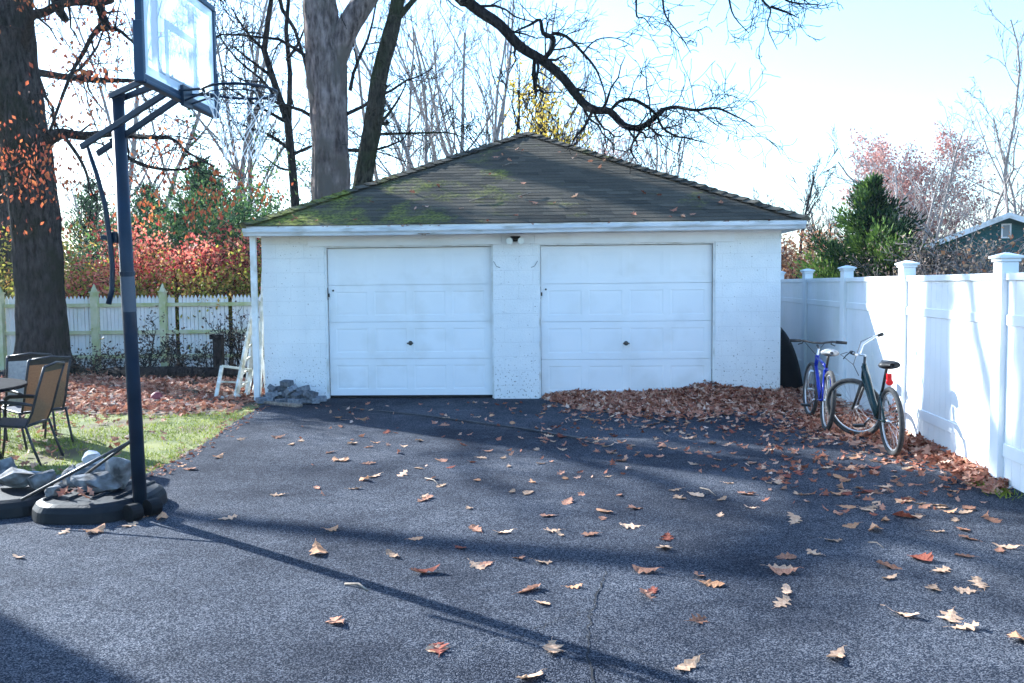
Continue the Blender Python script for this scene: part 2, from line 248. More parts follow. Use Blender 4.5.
# ---------------------------------------------------------------- mesh builder
class MB:
    def __init__(s): s.v = []; s.f = []; s.t = []
    def add(s, vs, fs, t=0.5):
        o = len(s.v); s.v.extend([tuple(v) for v in vs]); s.f.extend([tuple(i+o for i in f) for f in fs])
        s.t.extend([t]*len(fs))
    def box(s, a, b, M4=None, t=.5):
        x0, y0, z0 = a; x1, y1, z1 = b
        vs = [Vector(p) for p in ((x0,y0,z0),(x1,y0,z0),(x1,y1,z0),(x0,y1,z0),(x0,y0,z1),(x1,y0,z1),(x1,y1,z1),(x0,y1,z1))]
        if M4: vs = [M4 @ v for v in vs]
        s.add(vs, [(0,3,2,1),(4,5,6,7),(0,1,5,4),(1,2,6,5),(2,3,7,6),(3,0,4,7)], t)
    def tube(s, pts, rad, k=6, cap=True, t=.5):
        pts = [Vector(p) for p in pts]; n = len(pts)
        if not hasattr(rad, '__len__'): rad = [rad]*n
        vs = []; up = None
        for i in range(n):
            d = (pts[min(i+1, n-1)]-pts[max(i-1, 0)])
            if d.length < 1e-9: d = Vector((0, 0, 1))
            d.normalize()
            if up is None:
                up = d.cross(Vector((0, 0, 1)) if abs(d.z) < .9 else Vector((1, 0, 0))).normalized()
            else:
                up = up-d*up.dot(d)
                up = up.normalized() if up.length > 1e-6 else d.orthogonal().normalized()
            sd_ = d.cross(up); r = rad[i]
            for j in range(k):
                a = 2*math.pi*j/k; vs.append(pts[i]+up*(r*math.cos(a))+sd_*(r*math.sin(a)))
        fs = [(i*k+j, i*k+(j+1) % k, (i+1)*k+(j+1) % k, (i+1)*k+j) for i in range(n-1) for j in range(k)]
        if cap: fs += [tuple(range(k-1, -1, -1)), tuple((n-1)*k+j for j in range(k))]
        s.add(vs, fs, t)
    def bar(s, a, b, w, h, t=.5):
        a = Vector(a); b = Vector(b); d = b-a; q = d.to_track_quat('Z', 'Y').to_matrix().to_4x4()
        s.box((-w/2, -h/2, 0), (w/2, h/2, d.length), Matrix.Translation(a) @ q, t)
    def torus(s, c_, R_, r, M4, k=32, q=8):
        vs = []
        for i in range(k):
            a = 2*math.pi*i/k
            for j in range(q):
                b_ = 2*math.pi*j/q; rr = R_+r*math.cos(b_)
                vs.append(Vector(c_)+(M4 @ Vector((rr*math.cos(a), r*math.sin(b_), rr*math.sin(a)))))
        s.add(vs, [(i*q+j, ((i+1) % k)*q+j, ((i+1) % k)*q+(j+1) % q, i*q+(j+1) % q) for i in range(k) for j in range(q)])
    def prism(s, poly, z0, z1, inset=0, t=.5):
        n = len(poly); cx = sum(p[0] for p in poly)/n; cy = sum(p[1] for p in poly)/n
        vs = [(p[0], p[1], z0) for p in poly]+[(p[0]+(cx-p[0])*inset, p[1]+(cy-p[1])*inset, z1) for p in poly]
        s.add(vs, [tuple(range(n-1, -1, -1)), tuple(range(n, 2*n))]+[(i, (i+1) % n, n+(i+1) % n, n+i) for i in range(n)], t)
    def build(s, name, m, parent=None, smooth=False, tint=False, bevel=0):
        me = bpy.data.meshes.new(name); me.from_pydata(s.v, [], s.f); me.update()
        if tint:
            a = me.attributes.new('tint', 'FLOAT', 'FACE'); a.data.foreach_set('value', s.t)
        me.materials.append(m)
        if smooth: me.polygons.foreach_set('use_smooth', [True]*len(me.polygons))
        o = bpy.data.objects.new(name, me); COL.objects.link(o)
        if parent: o.parent = parent
        if bevel:
            bv = o.modifiers.new('bevel', 'BEVEL'); bv.width = bevel; bv.segments = 2; bv.limit_method = 'ANGLE'
        return o
def tag(o, label=None, cat=None, group=None, kind=None):
    if label: o['label'] = label
    if cat: o['category'] = cat
    if group: o['group'] = group
    if kind: o['kind'] = kind
    return o
def empty(name, loc, label, cat, group=None, rz=0):
    o = bpy.data.objects.new(name, None); COL.objects.link(o); o.location = loc; o.rotation_euler = (0, 0, rz); o.empty_display_size = .1
    return tag(o, label, cat, group)
def center(o):
    """move origin of a single-mesh thing to its base centre"""
    me = o.data; xs = [v.co for v in me.vertices]
    cx = sum(v.x for v in xs)/len(xs); cy = sum(v.y for v in xs)/len(xs); z = min(v.z for v in xs)
    me.transform(Matrix.Translation((-cx, -cy, -z))); o.location = (cx, cy, z); return o

# ---------------------------------------------------------------- ground
mb = MB(); N = 40
mb.add([(-400, -30, 0), (400, -30, 0), (400, 500, 0), (-400, 500, 0)], [(0, 1, 2, 3)])
tag(mb.build('ground', M['soil']), 'bare leafy earth running out to the woods', 'ground', kind='structure')
edge = [gnd(x, y) for x, y in ((268, 400), (258, 409), (243, 418), (225, 430), (205, 444), (180, 459), (158, 470), (125, 484), (60, 496), (0, 506), (-150, 525))]
# jitter the driveway edge
ee = []
for a, b_ in zip(edge, edge[1:]):
    for k in range(8):
        p = a.lerp(b_, k/8); ee.append(p+Vector((rnd.gauss(0, .018), rnd.gauss(0, .018), 0)))
ee.append(edge[-1])
def fenceX(Y): return 3.76+.117*(Y-6.86)
poly = [(p.x, p.y) for p in ee]+[(-9, 3), (-9, -4), (9, -4), (9, 2), (fenceX(4)+.6, 4), (fenceX(9)+.02, 9), (fenceX(13)+.02, 13), (fenceX(15), 15.5), (3.9, 15.5), (-3.45, 13.4)]
mb = MB(); mb.add([(x, y, .012) for x, y in poly], [tuple(range(len(poly)))[::-1]])
bm_o = mb.build('driveway', M['asphalt'])
bmx = bmesh.new(); bmx.from_mesh(bm_o.data); bmesh.ops.triangulate(bmx, faces=bmx.faces[:]); bmesh.ops.recalc_face_normals(bmx, faces=bmx.faces[:])
for f in bmx.faces:
    if f.normal.z < 0: f.normal_flip()
bmx.to_mesh(bm_o.data); bmx.free()
tag(bm_o, 'worn dark asphalt driveway in front of the garage', 'driveway', kind='structure')
lp = [(p.x, p.y) for p in ee]
lawn_poly = lp+[(-12, 5), (-14, 12.1), (-6.5, 11.6), (-4.2, 11.2), (-3.6, 11.9)]
mb = MB(); mb.add([(x, y, .006) for x, y in lawn_poly], [tuple(range(len(lawn_poly)))])
lo_ = mb.build('lawn', M['lawn']); bmx = bmesh.new(); bmx.from_mesh(lo_.data); bmesh.ops.triangulate(bmx, faces=bmx.faces[:]); bmesh.ops.recalc_face_normals(bmx, faces=bmx.faces[:])
for f in bmx.faces:
    if f.normal.z < 0: f.normal_flip()
bmx.to_mesh(lo_.data); bmx.free()
tag(lo_, 'small lawn beside the driveway', 'lawn', kind='structure')
# seam and crack in the asphalt
def strip(pts, w0, w1, z, m, name, lab, dark=True):
    mb = MB(); vs = []
    for i, p in enumerate(pts):
        d = (pts[min(i+1, len(pts)-1)]-pts[max(i-1, 0)]).normalized(); s_ = Vector((-d.y, d.x, 0)); wdt = w0+(w1-w0)*rnd.random()
        vs += [p+s_*wdt/2+Vector((0, 0, z)), p-s_*wdt/2+Vector((0, 0, z))]
    mb.add(vs, [(2*i, 2*i+1, 2*i+3, 2*i+2) for i in range(len(pts)-1)])
    o = mb.build(name, m)
    bmx = bmesh.new(); bmx.from_mesh(o.data)
    for f in bmx.faces:
        if f.normal.z < 0: f.normal_flip()
    bmx.to_mesh(o.data); bmx.free()
    return tag(o, lab, 'pavement', kind='structure')
def wiggle(pts, n, a):
    out = []
    for p, q in zip(pts, pts[1:]):
        for k in range(n): out.append(p.lerp(q, k/n)+Vector((rnd.gauss(0, a), rnd.gauss(0, a), 0)))
    return out+[pts[-1]]
def gz(x, y): p = gnd(x, y); p.z = .012; return p
strip(wiggle([gz(342, 408), gz(430, 417), (gz(520, 429)), gz(590, 441)], 14, .006), .035, .06, .006, M['apron'], 'driveway_joint', 'raised joint in the asphalt before the doors')
strip(wiggle([gz(346, 409), gz(430, 418.5), (gz(520, 430.7)), gz(590, 443)], 14, .006), .015, .03, .009, M['crack'], 'driveway_joint_shadow', 'tarred edge of the asphalt joint')  # dark colour puts a shadow line beside the raised joint
strip(wiggle([gz(606, 575), gz(596, 600), gz(590, 620), gz(588, 650), gz(595, 700)], 12, .008), .002, .011, .005, M['crack'], 'driveway_crack', 'thin crack in the foreground asphalt')

for i, (L_, w_) in enumerate((([(592, 612), (560, 622), (520, 640), (470, 652)], .005), ([(588, 640), (640, 655), (700, 662), (760, 676)], .004), ([(300, 470), (380, 462), (450, 470), (520, 466)], .007), ([(640, 500), (700, 520), (790, 515), (860, 530)], .006))):
    strip(wiggle([gz(*q) for q in L_], 12, .014), .001, w_, .005+.0012*i, M['crack'], 'driveway_crack', 'hairline crack in the asphalt')
# ---------------------------------------------------------------- garage
G0 = gnd(265.5, 400.5); GR = R(-2.6)
garage = empty('garage', (G0.x, G0.y, 0), 'white painted block two-car garage with hip shingle roof', 'garage', rz=GR)
W = 7.2; D = 7.3; TH = .2; WH = 2.31; DH = 2.17
L0, L1, R0, R1 = .88, 3.25, 3.88, 6.31
mb = MB()
mb.box((0, 0, 0), (L0, TH, WH)); mb.box((L1, 0, 0), (R0, TH, WH)); mb.box((R1, 0, 0), (W, TH, WH))
mb.box((L0, 0, DH), (L1, TH, WH)); mb.box((R0, 0, DH), (R1, TH, WH))
mb.box((0, TH, 0), (TH, D, WH)); mb.box((W-TH, TH, 0), (W, D, WH)); mb.box((TH, D-TH, 0), (W-TH, D, WH))
mb.build('wall', M['block'], garage)
mb = MB(); mb.box((TH, TH+.3, -.02), (W-TH, D-TH, .02)); mb.build('floor_slab', M['dark'], garage)
# lintel boards
mb = MB(); mb.box((L0-.22, -.018, DH-.005), (L1+.12, -.001, WH-.003)); mb.box((R0-.05, -.018, DH-.005), (R1+.25, -.001, WH-.003))
mb.box((L1+.123, -.012, DH+.0), (R0-.053, -.001, WH-.003))
mb.build('lintel_board', M['door'], garage, bevel=.003)
mb = MB(); mb.box((L0-.0, .02, 0.02), (L0+.025, .09, DH)); mb.box((L1-.025, .02, .02), (L1, .09, DH)); mb.box((L0+.025, .02, DH-.025), (L1-.025, .09, DH))
mb.box((R0, .02, 0.02), (R0+.025, .09, DH)); mb.box((R1-.025, .02, .02), (R1, .09, DH)); mb.box((R0+.025, .02, DH-.025), (R1-.025, .09, DH))
mb.build('door_stop', M['trim'], garage)
def door(x0, x1, zb, lab):
    y = .10; mb = MB(); top = DH-.03; hs = (top-zb)/4; wd = x1-x0
    for s_ in range(4):
        a = zb+s_*hs+.0018; b_ = zb+(s_+1)*hs-.0018
        mb.box((x0+.03, y+.016, a), (x1-.03, y+.05, b_))
        # front skin with four raised panels
        xs = [x0+.03]; m_ = .1; pw = (wd-.06-m_*5)/4
        panels = [(x0+.03+m_+(pw+m_)*k, x0+.03+m_+(pw+m_)*k+pw) for k in range(4)]
        pz0, pz1 = a+.09, b_-.09
        mb.box((x0+.03, y, a), (x1-.03, y+.015, pz0)); mb.box((x0+.03, y, pz1), (x1-.03, y+.015, b_))
        px_ = x0+.03
        for (p0, p1) in panels:
            mb.box((px_, y, pz0), (p0, y+.015, pz1)); px_ = p1
            dep = .005 if s_ < 3 else .0015
            gq = .03
            o = [(p0, y, pz0), (p1, y, pz0), (p1, y, pz1), (p0, y, pz1)]
            i1 = [(p0+gq*.5, y+dep, pz0+gq*.5), (p1-gq*.5, y+dep, pz0+gq*.5), (p1-gq*.5, y+dep, pz1-gq*.5), (p0+gq*.5, y+dep, pz1-gq*.5)]
            i2 = [(p0+gq*1.6, y+.003, pz0+gq*1.6), (p1-gq*1.6, y+.003, pz0+gq*1.6), (p1-gq*1.6, y+.003, pz1-gq*1.6), (p0+gq*1.6, y+.003, pz1-gq*1.6)]
            mb.add(o+i1+i2, [(i, (i+1) % 4, 4+(i+1) % 4, 4+i) for i in range(4)]+[(4+i, 4+(i+1) % 4, 8+(i+1) % 4, 8+i) for i in range(4)]+[(8, 9, 10, 11)])
        mb.box((px_, y, pz0), (x1-.03, y+.015, pz1))
    d = mb.build('garage_door', M['door'], garage); d['label'] = lab
    xm = (x0+x1)/2; zh = zb+hs*1.42
    h = MB(); h.tube([(xm, y, zh), (xm, y-.035, zh)], [.018, .012], 10); h.box((xm-.045, y-.05, zh-.01), (xm+.045, y-.034, zh+.01)); h.tube([(xm, y-.005, zh), (xm, y, zh)], .032, 14)
    h.build('door_handle', M['darksteel'], d, bevel=.003)
    l = MB(); zl = zb+hs*2.82; l.box((x0-.012, .07, zl-.07), (x0+.05, .096, zl-.02)); l.box((x0+.012, .062, zl-.11), (x0+.03, .085, zl+.06)); l.tube([(x0+.1, y-.012, zl+.02), (x0+.1, y, zl+.02)], .014, 8)
    l.build('latch', M['darksteel'], d)
    return d
door(L0, L1, .055, 'raised-panel white door left of the centre pillar, with a dark gap below')
door(R0, R1, .02, 'raised-panel white door right of the centre pillar, with leaves heaped at its foot')
# near-black strip painted in as the shade below the left door
mb = MB(); mb.box((L0+.03, .11, .018), (L1-.03, .14, .056)); mb.build('door_seal', M['dark'], garage)
# fascia, soffit
OV = .32; OS = .2; ez = 2.33
u0, u1, v0, v1 = -.1, W+OS, -OV, D+OV
mb = MB(); mb.box((u0+.03, v0+.03, ez-.02), (u1-.03, v1-.03, ez)); mb.build('soffit', M['trim'], garage)
mb = MB(); mb.box((u0, v0, ez-.025), (u1, v0+.028, ez+.1)); mb.box((u0, v0+.028, ez-.025), (u0+.028, v1, ez+.1)); mb.box((u1-.028, v0+.028, ez-.025), (u1, v1, ez+.1)); mb.box((u0+.028, v1-.028, ez-.025), (u1-.028, v1, ez+.1))
mb.build('fascia', M['trim'], garage)
# roof courses
apz = 4.24; rb = ez+.105
um, vm0 = (u0+u1)/2, v0+(u1-u0)/2; vm1 = v1-(u1-u0)/2
if vm1 < vm0: vm0 = vm1 = (v0+v1)/2
roof = MB(); NC = 32; e_ = .03
A = Vector((um, vm0, apz)); B_ = Vector((um, vm1, apz))
cs = [Vector((u0-e_, v0-e_, rb)), Vector((u1+e_, v0-e_, rb)), Vector((u1+e_, v1+e_, rb)), Vector((u0-e_, v1+e_, rb))]
sides = [(cs[0], cs[1], A, A), (cs[1], cs[2], B_, A), (cs[2], cs[3], B_, B_), (cs[3], cs[0], A, B_)]
for (a, b_, tb, ta) in sides:
    nrm = (b_-a).cross(ta-a).normalized()
    for k in range(NC):
        f0, f1 = k/NC, (k+1)/NC
        p0, p1 = a.lerp(ta, f0), b_.lerp(tb, f0); q0, q1 = a.lerp(ta, f1), b_.lerp(tb, f1)
        ln = (p1-p0).length; nn = max(1, int(ln/.32)); off = rnd.random()
        xs = [0]+[min(1, max(0, (i+off)/nn+rnd.gauss(0, .001))) for i in range(nn)]+[1]
        for s0, s1 in zip(xs, xs[1:]):
            if s1-s0 < 1e-4: continue
            lift = .0035+rnd.random()*.003
            down = (p0-q0).normalized()*(rnd.random()*.008)
            P0, P1 = p0.lerp(p1, s0)+down, p0.lerp(p1, s1)+down; Q0, Q1 = q0.lerp(q1, s0), q0.lerp(q1, s1)
            t = min(1, max(0, rnd.gauss(.5, .13)))
            roof.add([P0+nrm*.001, P1+nrm*.001, P1+nrm*lift, P0+nrm*lift, Q1+nrm*.001, Q0+nrm*.001], [(0, 1, 2, 3), (3, 2, 4, 5), (0, 3, 5), (1, 4, 2)], t)
ro = roof.build('roof', M['shingle'], garage, tint=True)
NH = 30
for a in cs:
    mb = MB()
    tgt = A if a.y < vm0 else B_
    d = (tgt-a).normalized(); sd_ = d.cross(Vector((0, 0, 1))).normalized(); upn = sd_.cross(d).normalized()
    for k in range(NH):
        p = a.lerp(tgt, k/NH); q = a.lerp(tgt, (k+1.15)/NH)
        l0, l1 = .045+rnd.random()*.012, .028; wv = .13
        vs = [p-sd_*wv+upn*(l0-.045), p+upn*l0, p+sd_*wv+upn*(l0-.045), q-sd_*wv+upn*(l1-.045), q+upn*l1, q+sd_*wv+upn*(l1-.045), p-upn*.05, q-upn*.05]
        mb.add(vs, [(0, 1, 4, 3), (1, 2, 5, 4), (0, 6, 1), (1, 6, 2)], rnd.random())
    mb.build('hip_cap', M['shingle'], ro, tint=True)

# gutter (K profile)
mb = MB(); prof = [(0, .0), (-.06, .0), (-.075, .03), (-.1, .055), (-.11, .1), (-.1, .1), (-.09, .06), (-.065, .036), (-.054, .008), (0, .008)]
gz0 = ez-.02; n_ = 24
vs = []
for i in range(n_+1):
    u = u0-.02+(u1-u0+.04)*i/n_; sag = -.012*math.sin(math.pi*min(1, i/n_*1.6))-.012*(1-i/n_)
    for (y_, z_) in prof: vs.append((u, v0-.002+y_, gz0+z_+sag))
k = len(prof)
mb.add(vs, [(i*k+j, i*k+(j+1) % k, (i+1)*k+(j+1) % k, (i+1)*k+j) for i in range(n_) for j in range(k)]+[tuple(range(k)), tuple(n_*k+j for j in range(k-1, -1, -1))])
mb.build('gutter', M['gutter'], garage)
mb = MB(); mb.tube([(2.35, v0-.07, gz0-.005), (2.35, v0-.07, gz0-.03)], .03, 8); mb.box((2.27, v0-.09, gz0-.012), (2.43, v0-.05, gz0-.002))
mb.build('gutter_outlet', M['stick'], garage)
mb = MB(); mb.box((-.1, v0+.12, 0.0), (-.02, v0+.18, ez-.025)); mb.build('downspout', M['trim'], garage, bevel=.006)
# flood light
fx = 3.57
mb = MB(); mb.box((fx-.07, -.09, 2.2), (fx+.07, -.02, 2.27)); fl = mb.build('flood_light', M['blackplastic'], garage, bevel=.008); fl['label'] = 'black twin flood light above the centre pillar'
for s_ in (-1, 1):
    mb = MB(); mb.tube([(fx+s_*.07, -.09, 2.215), (fx+s_*.075, -.13, 2.21), (fx+s_*.08, -.18, 2.2)], [.022, .04, .045], 14); mb.build('lamp_head', M['lamp'], fl, smooth=False)
mb = MB(); mb.tube([(L1+.01, -.015, 1.93), (L1+.05, -.02, 1.86), (L1+.1, -.012, 1.84)], .0035, 5); mb.build('hook', M['darksteel'], garage); mb = MB(); mb.tube([(R0-.01, -.015, 1.93), (R0-.05, -.02, 1.86), (R0-.1, -.012, 1.84)], .0035, 5); mb.build('hook', M['darksteel'], garage)

# ---------------------------------------------------------------- vinyl fence (right)
vf = empty('vinyl_fence', (fenceX(9.2), 9.2, 0), 'tall white vinyl privacy fence with capped posts along the driveway', 'fence', rz=0)
posts = [(fenceX(y), y) for y in (1.98, 4.42, 6.86, 9.2, 11.6, 14.0, 16.4, 18.8)]
def loc(p): return (p[0]-fenceX(9.2), p[1]-9.2)
for p in posts:
    x, y = loc(p); mb = MB(); mb.box((x-.064, y-.064, 0), (x+.064, y+.064, 1.74)); po = mb.build('post', M['vinyl'], vf, bevel=.006)
    mb = MB(); mb.box((x-.075, y-.075, 1.7405), (x+.075, y+.075, 1.765)); mb.box((x-.09, y-.09, 1.7655), (x+.09, y+.09, 1.785)); mb.prism([(x-.083, y-.083), (x+.083, y-.083), (x+.083, y+.083), (x-.083, y+.083)], 1.7855, 1.81, .85)
    mb.build('post_cap', M['vinyl'], po, bevel=.004)
for p, q in zip(posts, posts[1:]):
    a = Vector((*loc(p), 0)); b_ = Vector((*loc(q), 0)); d = (b_-a); Ln = d.length; ang = math.atan2(d.y, d.x)
    M4 = Matrix.Translation(a) @ Matrix.Rotation(ang, 4, 'Z')
    mb = MB(); nb = 16; bw = (Ln-.13)/nb
    for i in range(nb):
        for z0, z1 in ((.06, .26), (.36, 1.26), (1.34, 1.6)):
            mb.box((.065+i*bw+.002, -.011, z0), (.065+(i+1)*bw-.002, .011, z1), M4)
        for z0, z1 in ((.06, .26), (.36, 1.26), (1.34, 1.6)):
            mb.box((.065+(i+1)*bw-.0019, -.007, z0), (.065+(i+1)*bw+.0019, .007, z1), M4)
    mb.build('panel', M['vinyl'], vf)
    mb = MB()
    for z0, z1, h in ((.26, .36, .022), (1.26, 1.34, .022), (1.6, 1.655, .03)):
        mb.box((.065, -h, z0), (Ln-.065, h, z1), M4)
    mb.build('rail', M['vinyl'], vf, bevel=.004)
# little lattice return gate edge beyond last visible post is hidden behind the garage

# ---------------------------------------------------------------- picket fence (left back)
FY = 17.5
pf = empty('picket_fence', (-8, FY, 0), 'weathered white picket fence behind the lawn, with greenish posts', 'fence')
pxs = [-14.5, -12, at(4, 350, FY).x, at(98, 350, FY).x, at(166, 350, FY).x, -4.1, -2.5]
for x in pxs:
    mb = MB(); X = x+8; mb.box((X-.06, -.13, 0), (X+.06, -.01, 1.52)); mb.box((X-.075, -.145, 1.5205), (X+.075, .005, 1.55)); mb.prism([(X-.05, -.12), (X+.05, -.12), (X+.05, -.02), (X-.05, -.02)], 1.5505, 1.7, .9)
    mb.build('post', M['picket_green'], pf, bevel=.004)
for a, b_ in zip(pxs, pxs[1:]):
    mb = MB(); x = a+8+.06
    while x < b_+8-.05:
        wd = .066; z1 = 1.4+rnd.gauss(0, .006); y_ = rnd.gauss(0, .002)
        if rnd.random() > .02:
            mb.add([(x, y_, .06), (x+wd, y_, .06), (x+wd, y_, z1), (x+wd/2, y_, z1+.07), (x, y_, z1), (x, .02+y_, .06), (x+wd, .02+y_, .06), (x+wd, .02+y_, z1), (x+wd/2, .02+y_, z1+.07), (x, .02+y_, z1)],
                   [(0, 1, 2, 3, 4), (9, 8, 7, 6, 5), (0, 5, 6, 1), (1, 6, 7, 2), (2, 7, 8, 3), (3, 8, 9, 4), (4, 9, 5, 0)])
        x += wd+.005+abs(rnd.gauss(0, .003))
    mb.build('picket_panel', M['picket'], pf)
    mb = MB()
    for z in (.25, .72, 1.25): mb.box((a+8+.06, -.05, z), (b_+8-.06, -.006, z+.07))
    mb.build('rail', M['picket_green'], pf)

# ---------------------------------------------------------------- tree machinery
def wander(p, d, L, n, rng, w, trop):
    pts = [p.copy()]; st = L/n; d = d.normalized()
    for i in range(n):
        d = (d+Vector((rng.gauss(0, w), rng.gauss(0, w), rng.gauss(0, w)+trop))).normalized()
        pts.append(pts[-1]+d*st)
    return pts
def grow(mb, p, d, L, r, lv, rng, cf, tips=None):
    n = cf.get('n', 6) if lv > 0 else cf.get('n0', 10)
    if lv >= 3: n = 4
    pts = wander(p, d, L, n, rng, cf['w']*(1+.4*lv), cf['trop'])
    rad = [max(cf.get('rmin', .003), r*(1-.72*i/n)) for i in range(n+1)]
    mb.tube(pts, rad, 8 if r > .08 else (5 if r > .03 else 3), cap=False)
    if lv >= cf['lv']:
        if tips is not None: tips.extend(pts[1:])
        return
    nc = cf['nc'][min(lv, len(cf['nc'])-1)]; s0 = cf['start'][min(lv, len(cf['start'])-1)]
    for k in range(nc):
        f = s0+(1-s0)*(k+rng.random()*.8)/nc; i = min(n-1, int(f*n)); fr = f*n-i
        q = pts[i].lerp(pts[i+1], min(1, fr)); dd = (pts[i+1]-pts[i]).normalized()
        ax = Quaternion(dd, rng.random()*6.283) @ dd.orthogonal()
        an = R(rng.uniform(*cf['ang'])); nd = dd*math.cos(an)+ax.normalized()*math.sin(an)
        ll = L*cf['lr']*(1.15-.6*f)*rng.uniform(.75, 1.25)
        grow(mb, q, nd, ll, max(cf.get('rmin', .003), rad[i]*cf.get('rr', .55)), lv+1, rng, cf, tips)
def rtube(mb, pts, rads, k=32, amp=.06, sub=8, seed=1.0, ridge=.12):
    pts = [Vector(p) for p in pts]; n = len(pts); P = []; RR = []
    for i in range(n-1):
        p0, p1, p2, p3 = pts[max(0, i-1)], pts[i], pts[i+1], pts[min(n-1, i+2)]
        for q in range(sub):
            t = q/sub; P.append(.5*((2*p1)+(-p0+p2)*t+(2*p0-5*p1+4*p2-p3)*t*t+(-p0+3*p1-3*p2+p3)*t**3)); RR.append(rads[i]+(rads[i+1]-rads[i])*t)
    P.append(pts[-1]); RR.append(rads[-1]); o = len(mb.v); mb.tube(P, RR, k)
    for i, p in enumerate(P):
        for j in range(k):
            a = 2*math.pi*j/k; v = Vector(mb.v[o+i*k+j]); zz = i/sub
            f = -abs(mathutils.noise.noise(Vector((math.cos(a)*9, math.sin(a)*9, p.z*1.1+seed*2))))*ridge+mathutils.noise.noise(Vector((math.cos(a)*2.2, math.sin(a)*2.2, p.z*.35+seed)))*amp*1.3+mathutils.noise.noise(Vector((math.cos(a)*6, math.sin(a)*6, p.z*.8+seed*3)))*amp*.7+mathutils.noise.noise(Vector((math.cos(a)*1.2, math.sin(a)*1.2, p.z*1.6+seed*5)))*amp*.8
            mb.v[o+i*k+j] = tuple(p+(v-p)*(1+f))
def leaf_quad(mb, p, s, rng, t, droop=False, asp=.55):
    a = Quaternion((rng.gauss(0, 1), rng.gauss(0, 1), rng.gauss(0, 1), rng.gauss(0, 1))); a.normalize()
    u = a @ Vector((1, 0, 0)); v = a @ Vector((0, 1, 0)); nn = u.cross(v)
    if droop: u = (Vector((0, 0, -1))+u*.7).normalized(); v = u.cross(nn).normalized() if u.cross(nn).length > .1 else u.orthogonal(); nn = u.cross(v)
    mb.add([p, p+u*s*.5+v*s*asp*.5+nn*s*.08, p+u*s, p+u*s*.5-v*s*asp*.5+nn*s*.08], [(0, 1, 2), (0, 2, 3)], t)
def pxline(mb, pts, Y, rads, k=6, rng=rnd, twigs=0, tl=1.0, cf=None, jit=.0, tips=None, dY=0, sub=3):
    """a limb through traced points, with its own depth and its own side twigs"""
    n = len(pts); P = []
    for i, (x, y) in enumerate(pts):
        yy = Y+dY*i/max(1, n-1)+(rng.gauss(0, jit) if 0 < i < n-1 else 0)
        P.append(at(x, y, yy))
    # Catmull-Rom subdivision
    Q = []; RR = []
    if not hasattr(rads, '__len__'): rads = [rads, rads*.4]
    def rat(f): 
        g_ = f*(len(rads)-1); i = min(len(rads)-2, int(g_)); return rads[i]+(rads[i+1]-rads[i])*(g_-i)
    for i in range(n-1):
        p0 = P[max(0, i-1)]; p1 = P[i]; p2 = P[i+1]; p3 = P[min(n-1, i+2)]
        for k_ in range(sub):
            t = k_/sub
            Q.append(.5*((2*p1)+(-p0+p2)*t+(2*p0-5*p1+4*p2-p3)*t*t+(-p0+3*p1-3*p2+p3)*t**3)); RR.append(rat((i+t)/(n-1)))
    Q.append(P[-1]); RR.append(rat(1))
    mb.tube(Q, RR, k)
    cf = cf or dict(w=.13, trop=.03, lv=2, nc=[4, 4], start=[.15, .2], ang=(25, 65), lr=.5, rmin=.004)
    for j in range(twigs):
        i = rng.randrange(1, len(Q)-1); dd = (Q[i+1]-Q[i]).normalized()
        ax = Quaternion(dd, rng.random()*6.283) @ dd.orthogonal()
        grow(mb, Q[i], dd*.6+ax.normalized()*.8, tl*rng.uniform(.5, 1.2), max(.004, min(RR[i]*.4, .03)), 1, rng, cf, tips)
    return Q, RR
def mk_tree(name, loc_, label, cat='tree', group=None): return empty(name, loc_, label, cat, group)
def put(mb, name, m, par, smooth=True, tint=False):
    o = mb.build(name, m, par, smooth=smooth, tint=tint)
    o.data.transform(Matrix.Translation(-par.location)); return o

# left oak ------------------------------------------------------------
rg = random.Random(11)
OY = 15.6
oak = mk_tree('oak_tree', gnd(42, 377), 'large old oak with thick dark trunk at the left, standing before the picket fence')
OY = oak.location.y
tk = MB()
rtube(tk, [at(44, 372, OY), at(43, 350, OY), at(42, 300, OY), at(38, 240, OY), at(30, 180, OY), at(21, 120, OY), at(11, 60, OY), at(6, 0, OY), at(2, -80, OY), at(5, -180, OY-.5), at(20, -300, OY-1.5)],
        [.62, .46, .41, .41, .42, .43, .44, .42, .36, .3, .2], 80, .08, 18)
for a in range(7):
    an = a*.9; p = at(44, 372, OY); p.z = 0
    tk.tube([p+Vector((math.cos(an)*.3, math.sin(an)*.3, .35)), p+Vector((math.cos(an)*.55, math.sin(an)*.55, .08)), p+Vector((math.cos(an)*.85, math.sin(an)*.85, -.03))], [.16, .12, .05], 8)
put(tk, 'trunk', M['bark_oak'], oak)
br = MB(); tips = []
s36 = lambda L: [(x/3.6, y/3.6) for x, y in L]
cfo = dict(w=.2, trop=.01, lv=2, nc=[4, 4], start=[.15, .2], ang=(25, 70), lr=.55, rmin=.005)
pxline(br, [(25, 60)]+s36([(105, 70), (160, 45), (220, 15), (290, 5), (350, 12), (400, 0)]), OY, [.09, .07, .06], twigs=10, cf=cfo, dY=-1.5, jit=.3, tips=tips)
pxline(br, s36([(355, 15), (370, 60), (385, 100), (345, 110), (300, 190), (250, 280), (180, 470)]), OY-1.5, [.08, .045, .02], twigs=12, cf=cfo, jit=.2, tips=tips)
pxline(br, s36([(385, 100), (430, 110), (465, 140), (520, 180)]), OY-1.5, [.04, .02], twigs=3, cf=cfo, tips=tips)
pxline(br, s36([(200, -40), (205, 0), (215, 40), (240, 75)]), OY, [.12, .1, .06], twigs=0)
